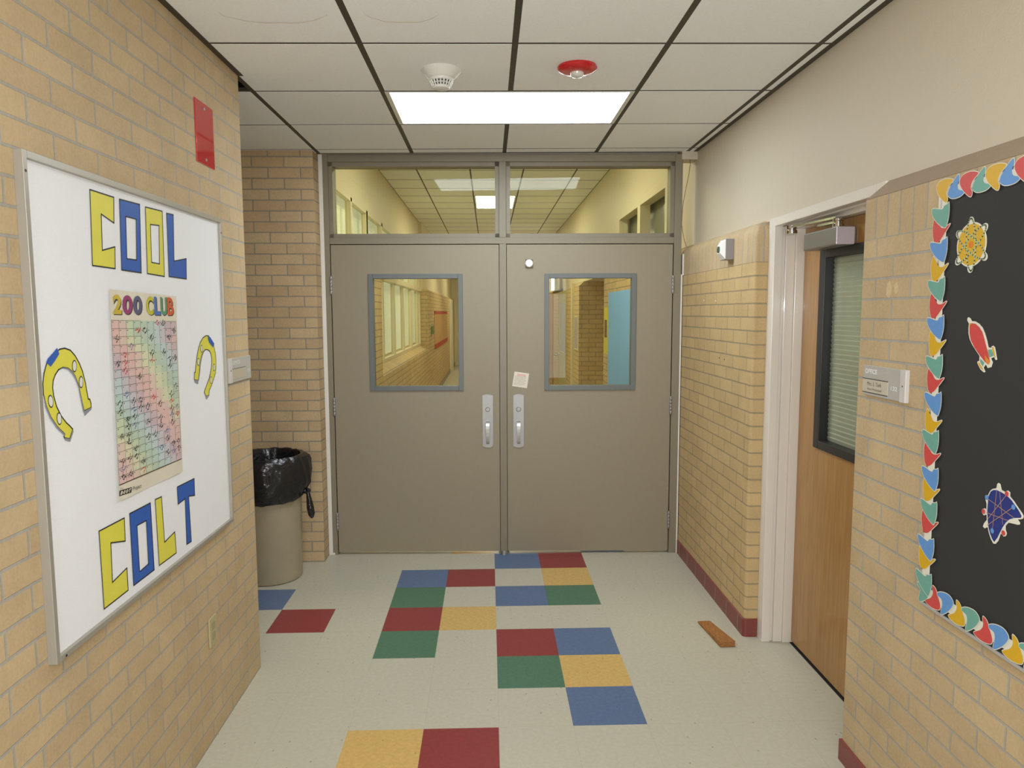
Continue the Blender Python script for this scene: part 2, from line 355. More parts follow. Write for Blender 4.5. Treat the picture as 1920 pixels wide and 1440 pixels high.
# ceiling: 2 ft tegular tiles in a dark grid, hung very slightly out of level
CT = -0.008
xl = [-9.98+2*i for i in range(8)]; xl = [x for x in xl if x <= 4.1]+[4.24]
yl = [-0.08, -0.45]+[-0.45-2*i for i in range(1, 17)]
ox, oz = 1.0, 8.984
lights = [(-1.98, -4.45), (-1.98, -20.45), (-1.98, -28.45)]  # first panel is seen; the two rear ones are added for light
mb = MB(); gb = MB()
for i in range(len(xl)-1):
    for j in range(len(yl)-1):
        xa, xb_, ya, yb_ = xl[i], xl[i+1], yl[j+1], yl[j]
        if any(lx-.1 < xa < lx+3.9 and abs(ly-ya) < .1 for lx, ly in lights): continue
        if xb_ < -3.9 and ya < -6.4: continue
        q = 0.04; hy = 0.024
        mb.cbox(xa+q-ox, xb_-q-ox, ya+hy, yb_-hy, random.uniform(-0.002, 0.002), 0.06, 0.006)
for x in xl[:-1]:
    cuts = [-34]+([v for ly in (-28.45, -20.45, -4.45) for v in (ly, ly+2)] if abs(x-.02) < .1 else [])+[-.08]
    for a_, b_ in zip(cuts[0::2], cuts[1::2]): gb.box(x-.043-ox, x+.043-ox, a_, b_, 0.003, 0.05)
gb.box(4.15-ox, 4.235-ox, -34, -.08, -0.004, 0.03)
for y in yl: gb.box(-9.98-ox, 4.24-ox, y-.03, y+.03, 0.002, 0.05)
gb.box(-3.95-ox, -3.87-ox, -34, -5.2, -0.006, 0.03)
co = mb.build('ceiling', tile_m, origin=(0, 0, 0)); co.location = (ox*S, 0, oz*S); co.rotation_euler = (0, CT, 0)
struct(co)
go = gb.build('ceiling_grid', gridm, parent=co, local=True)
# plenum above the hung ceiling
struct(MB().box(-12, 5.2, -34, 0.3, 9.35, 9.45).build('ceiling_plenum', dark, origin=(0, 0, 0)))
# water stains on two tiles
mb = MB()
stain = mat('water_stain', (226, 218, 204), 0.9)
for (cx_, cy_, ra, rb) in ((-1.33, -7.45, 0.42, 0.34), (-2.80, -7.45, 0.60, 0.36)):
    for k in range(2, 44):
        a0, a1 = 2*math.pi*k/90, 2*math.pi*(k+1)/90
        def pt(a, s_): rr = s_*(1+0.03*math.sin(3*a)+0.02*math.sin(7*a)+.012*math.sin(13*a+cx_)); return (cx_-ox+ra*rr*math.cos(a), cy_+rb*rr*math.sin(a), -0.0035)
        wk = .05*math.sin(math.pi*(k-1)/44); mb.face([pt(a0, 1-wk), pt(a1, 1-wk), pt(a1, 1+wk*.3), pt(a0, 1+wk*.3)])
mb.build('water_stain', stain, parent=co, local=True, fix=False)

def panel_light(name, x0, y0, w_, l_, z, lens, label, group, grid=None):
    t = empty(name, (x0+w_/2, y0+l_/2, z)); tag(t, label, 'ceiling light', group)
    f = MB(); e = 0.045; k = 0.03
    X1, Y1 = x0+w_, y0+l_
    for a in ((x0+k, X1-k, y0+k, y0+k+e), (x0+k, X1-k, Y1-k-e, Y1-k), (x0+k, x0+k+e*1.6, y0+k+e, Y1-k-e), (X1-k-e*1.6, X1-k, y0+k+e, Y1-k-e)):
        f.box(*a, z-0.004, z+0.09)
    f.build('frame', white_pl, t)
    MB().box(x0+k+e, X1-k-e, y0+k+e, Y1-k-e, z+0.012, z+0.03).build('diffuser', lens, t)
    return t
for n_, (lx, ly) in enumerate(lights):
    lab = ['bright fluorescent ceiling panel between smoke detector and double doors', 'added fluorescent ceiling panel behind the camera, unseen', 'rearmost added fluorescent ceiling panel, unseen'][n_]
    t = panel_light('ceiling_light', lx, ly, 4.0, 2.0, 8.984, lens_m, lab, 'hallway ceiling panels')
    t.rotation_euler = (0, CT, 0); t.location.z = (8.984+(-CT)*( (lx+2)-ox)*1.0)*S

# ------------------------------------------------------------------ double doors (built square, then turned with their wall)
def dempty(name): return empty(name, (0, 0, 0), THD)
T1 = dempty('trim_1'); struct(T1)
d0, d1 = -0.02, 0.42
def fr(mb, x0, x1, z0, z1, y0=d0, y1=d1, c=0.008): mb.cbox(x0, x1, y0, y1, z0, z1, c)
mb = MB()
fr(mb, -3.95, -3.835, 0, 8.955); fr(mb, 3.765, 3.93, 0, 8.955)
fr(mb, -3.835, 3.765, 8.80, 8.955); fr(mb, -3.835, 3.765, 7.03, 7.17)
fr(mb, -0.10, 0.055, 0, 7.03); fr(mb, -0.10, 0.055, 7.17, 8.80)
for a, b in ((-3.835, -0.10), (0.055, 3.765)):       # glazing stops
    fr(mb, a, a+.09, 7.17, 8.80, 0.03, 0.36, .002); fr(mb, b-.09, b, 7.17, 8.80, 0.03, 0.36, .002)
    fr(mb, a, b, 8.71, 8.80, 0.03, 0.36, .002); fr(mb, a, b, 7.17, 7.26, 0.03, 0.36, .002)
for a, b in ((-3.835, -3.79), (3.72, 3.765), (-0.14, -0.10), (0.055, 0.095)):   # rebates behind the leaves
    fr(mb, a, b, 0, 7.03, 0.2, 0.42)
fr(mb, -3.835, 3.765, 6.97, 7.03, 0.2, 0.42)
mb.build('frame', taupe_d, T1, local=True)
mb = MB().cbox(-4.035, -3.948, -.03, .06, 0, 8.96, .008).cbox(3.93, 3.965, -0.03, 0.03, 0, 6.35, .006).cbox(3.955, 3.985, -0.05, 0.03, 6.33, 6.8, .006).cbox(-3.90, -3.95, -.035, .02, 0, .05, .01)
mb.build('caulk_strip', caulk, T1, local=True)
mb = MB().lathe((-0.02, -0.03, 0.0), [(0.07, 0), (0.075, 0.05), (0.05, 0.09)], 12).lathe((-.02, -.06, 0), [(.06, 0), (.05, .03)], 10)
mb.build('floor_bolt', mat('crusty_metal', (150, 146, 138), 0.5, 0.5, noise=0.4, nscale=200), T1, local=True)
for k, (a, b) in enumerate(((-3.745, -0.19), (0.145, 3.675))):
    W = dempty('window_%d' % (k+1)); struct(W)
    MB().box(a-.02, b+.02, 0.18, 0.20, 7.24, 8.73).build('pane', glass, W, local=True)

def leaf(n, x0, x1, hinge, vx0, vx1):
    D_ = dempty('door_%d' % n); struct(D_)
    z0, z1, y0, y1 = 0.06, 7.015, 0.0, 0.155
    mb = MB(); vz0, vz1 = 3.83, 6.33; a, b = vx0+.05, vx1-.05
    for q in ((x0, a, z0, z1), (b, x1, z0, z1), (a, b, z0, vz0), (a, b, vz1, z1)): mb.box(q[0], q[1], y0, y1, q[2], q[3])
    mb.build('door_leaf', taupe, D_, local=True)
    f = MB(); e = 0.105
    for q in ((vx0, vx0+e, vz0-.05, vz1+.05), (vx1-e, vx1, vz0-.05, vz1+.05), (vx0+e, vx1-e, vz0-.05, vz0-.05+e), (vx0+e, vx1-e, vz1+.05-e, vz1+.05)):
        f.cbox(q[0], q[1], -.028, y1+.02, q[2], q[3], .006)
    f.build('vision_frame', greyfr, D_, local=True)
    MB().box(vx0+.06, vx1-.06, .06, .08, vz0, vz1).build('pane', glass, D_, local=True)
    hx = x0-.008 if hinge < 0 else x1+.008
    for hz in (0.78, 3.42, 6.13):
        h = MB()
        for j in range(5): h.lathe((hx, -.03, hz-.19+j*.077), [(.022, 0), (.026, .006), (.026, .069), (.022, .075)], 12)
        h.lathe((hx, -.03, hz-.205), [(.012, 0), (.02, .015)], 10).lathe((hx, -.03, hz+.195), [(.02, 0), (.012, .015)], 10)
        h.box(hx-.03, hx+.03, -.012, .0, hz-.19, hz+.195)
        h.build('hinge', steel, D_, local=True)
    # pull plate with curved ends, key cylinder and D pull
    c = -0.378 if hinge < 0 else 0.318
    pts = []
    for i in range(9): u = -1+i/4; pts.append((c+u*.118, 3.655+.035*(1-u*u)))
    for i in range(9): u = 1-i/4; pts.append((c+u*.118, 2.51-.035*(1-u*u)))
    pl = MB().prism(pts, lambda u, v, d: (u, d, v), 0, -.018).build('pull_plate', steel, D_, local=True)
    lip = MB(); lip.line([(c-.118+.236*i/8, 3.655+.035*(1-(-1+i/4)**2)) for i in range(9)], lambda u, v, d: (u, d, v), .012, -.024, closed=False)
    lip.build('top_lip', steel, pl, local=True, fix=False)
    MB().lathe((c, -.018, 3.35), [(.052, 0), (.052, .02), (.04, .034), (.034, .034), (.034, .026), (.012, .026)], 24, axis='y').build('key_cylinder', steel, pl, local=True)
    g = MB(); R = []
    prof_ = [(-.018, 3.045), (-.10, 3.05), (-.145, 3.035), (-.160, 2.99), (-.155, 2.92), (-.142, 2.84), (-.122, 2.76), (-.098, 2.69), (-.07, 2.63), (-.04, 2.59), (-.018, 2.575)]
    for i, (y, z) in enumerate(prof_):
        hw = .043-.0008*i; dz = .014 if i < 3 else 0.0; dy = .014 if i >= 2 else .0
        R.append([(c-hw, y-dy, z+dz), (c+hw, y-dy, z+dz), (c+hw, y+.008, z-dz*.6), (c-hw, y+.008, z-dz*.6)])
    g.loft(R, 0, True, False).box(c-.04, c+.04, -.02, -.0185, 3.05, 3.07, 1)
    g.box(c-.032, c+.032, -.024, -.0182, 2.565, 2.58, 1)
    g.build('pull_handle', [mat('satin_pull', (216, 214, 210), .38, .6), dark], pl, local=True)
    return D_
DL = leaf(1, -3.815, -0.112, -1, -3.01, -0.915)
DR = leaf(2, 0.067, 3.745, 1, 0.90, 2.945)
mb = MB().lathe((0.56, 0, 6.60), [(.088, 0), (.088, .05), (.07, .075), (.02, .082)], 28, axis='y')
mb.build('round_contact', mat('reflective_white_disc', (250, 250, 248), 0.2), DR, local=True)['label'] = 'small bright white disc with dark rim'
MB().box(.475, .645, -.02, 0, 6.505, 6.69).build('contact_backplate', mat('brown_backplate', (96, 84, 62), .5), DR, local=True)

# paper notice taped to the right leaf
t = empty('paper_notice', (0, 0, 0), THD)
cs = [(0.175, 3.876), (0.508, 3.823), (0.557, 4.156), (0.229, 4.204)]
def nfn(u, v, d):
    a = [cs[0][i]*(1-u)+cs[1][i]*u for i in (0, 1)]; b = [cs[3][i]*(1-u)+cs[2][i]*u for i in (0, 1)]
    return (a[0]*(1-v)+b[0]*v, d, a[1]*(1-v)+b[1]*v)
paper = mat('cream_paper', (226, 216, 198), .7)
MB().prism([(0, 0), (1, 0), (1, 1), (0, 1)], nfn, -.001, -.004).build('sheet', paper, t, local=True)
pm = MB()
for i in range(11):
    v = .84-.07*i; L_ = random.uniform(.6, .88); x = .08
    if i in (0, 1): pm.prism([(.2, v), (.8, v), (.8, v+.035), (.2, v+.035)], nfn, -.0055, -.0055, 1); continue
    while x < L_:
        q = random.uniform(.05, .14); pm.prism([(x, v), (min(x+q, .92), v), (min(x+q, .92), v+.018), (x, v+.018)], nfn, -.0055, -.0055, 0); x += q+.025
pm.build('printed_lines', [mat('grey_ink', (150, 142, 138), .8), mat('red_ink', (222, 150, 135), .8)], t, local=True, fix=False)
tag(t, 'small tilted printed paper notice taped to right grey door above its pull handle', 'paper notice')

# ------------------------------------------------------------------ office door on the right
T2 = empty('trim_2', (4.2, -6.2, 0)); struct(T2)
mb = MB()
for s_, y in ((1, -4.43), (-1, -7.86)):
    y2 = y-s_*.23
    mb.cbox(4.2, 4.335, y, y2, 0, 7.005, .008); mb.box(4.335, 4.39, y, y2+s_*.055, 0, 6.87)
    mb.cbox(4.39, 4.54, y, y2, 0, 6.87, .008); mb.cbox(4.54, 4.90, y, y2-s_*.035, 0, 6.84, .008)
mb.cbox(4.2, 4.335, -7.63, -4.66, 6.87, 7.005, .008); mb.box(4.335, 4.39, -7.63, -4.66, 6.92, 7.005)
mb.cbox(4.39, 4.54, -7.63, -4.66, 6.86, 7.005, .008); mb.cbox(4.54, 4.90, -7.63, -4.66, 6.82, 7.005, .008)
mb.build('frame', whitep, T2)
wood, nt, b = nmat('oak_veneer'); N = nt.nodes; Lk = nt.links
g = N.new('ShaderNodeNewGeometry'); mp = N.new('ShaderNodeMapping'); mp.inputs['Scale'].default_value = (26, 26, 1.6); Lk.new(g.outputs['Position'], mp.inputs[0])
n = N.new('ShaderNodeTexNoise'); n.inputs['Scale'].default_value = 3.0; n.inputs['Detail'].default_value = 8; n.inputs['Distortion'].default_value = 0.6; Lk.new(mp.outputs[0], n.inputs['Vector'])
cr_ = N.new('ShaderNodeValToRGB'); cr_.color_ramp.elements[0].position = 0.3; cr_.color_ramp.elements[0].color = lin((156, 112, 58)); cr_.color_ramp.elements[1].position = 0.72; cr_.color_ramp.elements[1].color = lin((180, 134, 76))
Lk.new(n.outputs['Fac'], cr_.inputs[0]); Lk.new(cr_.outputs[0], b.inputs['Base Color']); b.inputs['Roughness'].default_value = .3; b.inputs['Coat Weight'].default_value = .2
D3 = empty('door_3', (4.68, -6.2, 0)); struct(D3)
mb = MB(); x0, x1 = 4.68, 4.83; ya, yb = -7.60, -4.70; la, lb, lz0, lz1 = -6.98, -5.36, 3.50, 6.38
for q in ((ya, la, .045, 6.815), (lb, yb, .045, 6.815), (la, lb, .045, lz0), (la, lb, lz1, 6.815)): mb.box(x0, x1, q[0], q[1], q[2], q[3])
mb.build('door_leaf', wood, D3)
mb = MB(); e = .17
for q in ((la-.06, la-.06+e, lz0-.06, lz1+.06), (lb+.06-e, lb+.06, lz0-.06, lz1+.06)): mb.cbox(4.645, 4.86, q[0], q[1], q[2], q[3], .01)
for q in ((lz0-.06, lz0-.06+.13), (lz1+.06-.13, lz1+.06)): mb.cbox(4.645, 4.86, la-.06+e, lb+.06-e, q[0], q[1], .01)
for yy_ in (-6.5, -5.5): pass
mb.build('vision_frame', black, D3)
ribbed = glassmat('ribbed_glass', (.93, .95, .92), 1.5, .12, .8)
MB().box(4.745, 4.76, la, lb, lz0, lz1).build('pane', ribbed, D3)
mb = MB(); z = lz0
i = 0
while z < lz1:
    off = .006*(i % 2)
    mb.face([(4.80, la, z), (4.80, lb, z), (4.785, lb, z+.055), (4.785, la, z+.055)]).face([(4.785, la, z+.055), (4.785, lb, z+.055), (4.80, lb, z+.07), (4.80, la, z+.07)]); z += .07; i += 1
mb.build('blind', mat('grey_green_blind', (186, 186, 168), .6, noise=.12, nscale=160), D3)
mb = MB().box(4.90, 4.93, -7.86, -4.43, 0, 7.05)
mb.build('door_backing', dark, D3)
clo = MB().cbox(4.37, 4.62, -6.38, -5.35, 6.42, 6.67, .018).cbox(4.60, 4.68, -6.3, -5.4, 6.45, 6.66, .01).build('door_closer', steel_d, D3)
MB().cbox(4.362, 4.612, -6.392, -6.375, 6.428, 6.662, .006).build('end_cap', mat('bright_alloy', (214, 206, 216), .3, .3), clo)
ar = MB().lathe((4.47, -6.20, 6.67), [(.075, 0), (.075, .05), (.06, .055), (.06, .085), (.075, .09), (.075, .12), (.05, .13)], 24)
ar.lathe((4.32, -5.02, 6.70), [(.05, 0), (.085, .01), (.085, .06), (.07, .065), (.07, .08), (.09, .085), (.09, .13)], 24)
ar.box(0, 0, 0, 0, 0, 0) if False else None
for (pa, pb, zz, hw) in (((4.47, -6.20), (4.32, -5.02), 6.79, .045), ((4.47, -6.20), (4.42, -5.75), 6.73, .04)):
    a, b_ = Vector(pa), Vector(pb); t_ = (b_-a).normalized(); q = Vector((-t_.y, t_.x))*hw
    R = [[(p.x+q.x, p.y+q.y, zz), (p.x-q.x, p.y-q.y, zz), (p.x-q.x, p.y-q.y, zz+.03), (p.x+q.x, p.y+q.y, zz+.03)] for p in (a, b_)]
    ar.loft(R, 0, True, False)
ar.build('closer_arm', chrome, clo)
for hz in (.8, 3.4, 6.0):
    pass
struct(MB().box(4.66, 4.9, -7.6, -4.7, 0, .012).build('trim_3', dark, origin=(0, 0, 0)))  # near-black strip paints the shade in the gap under the door

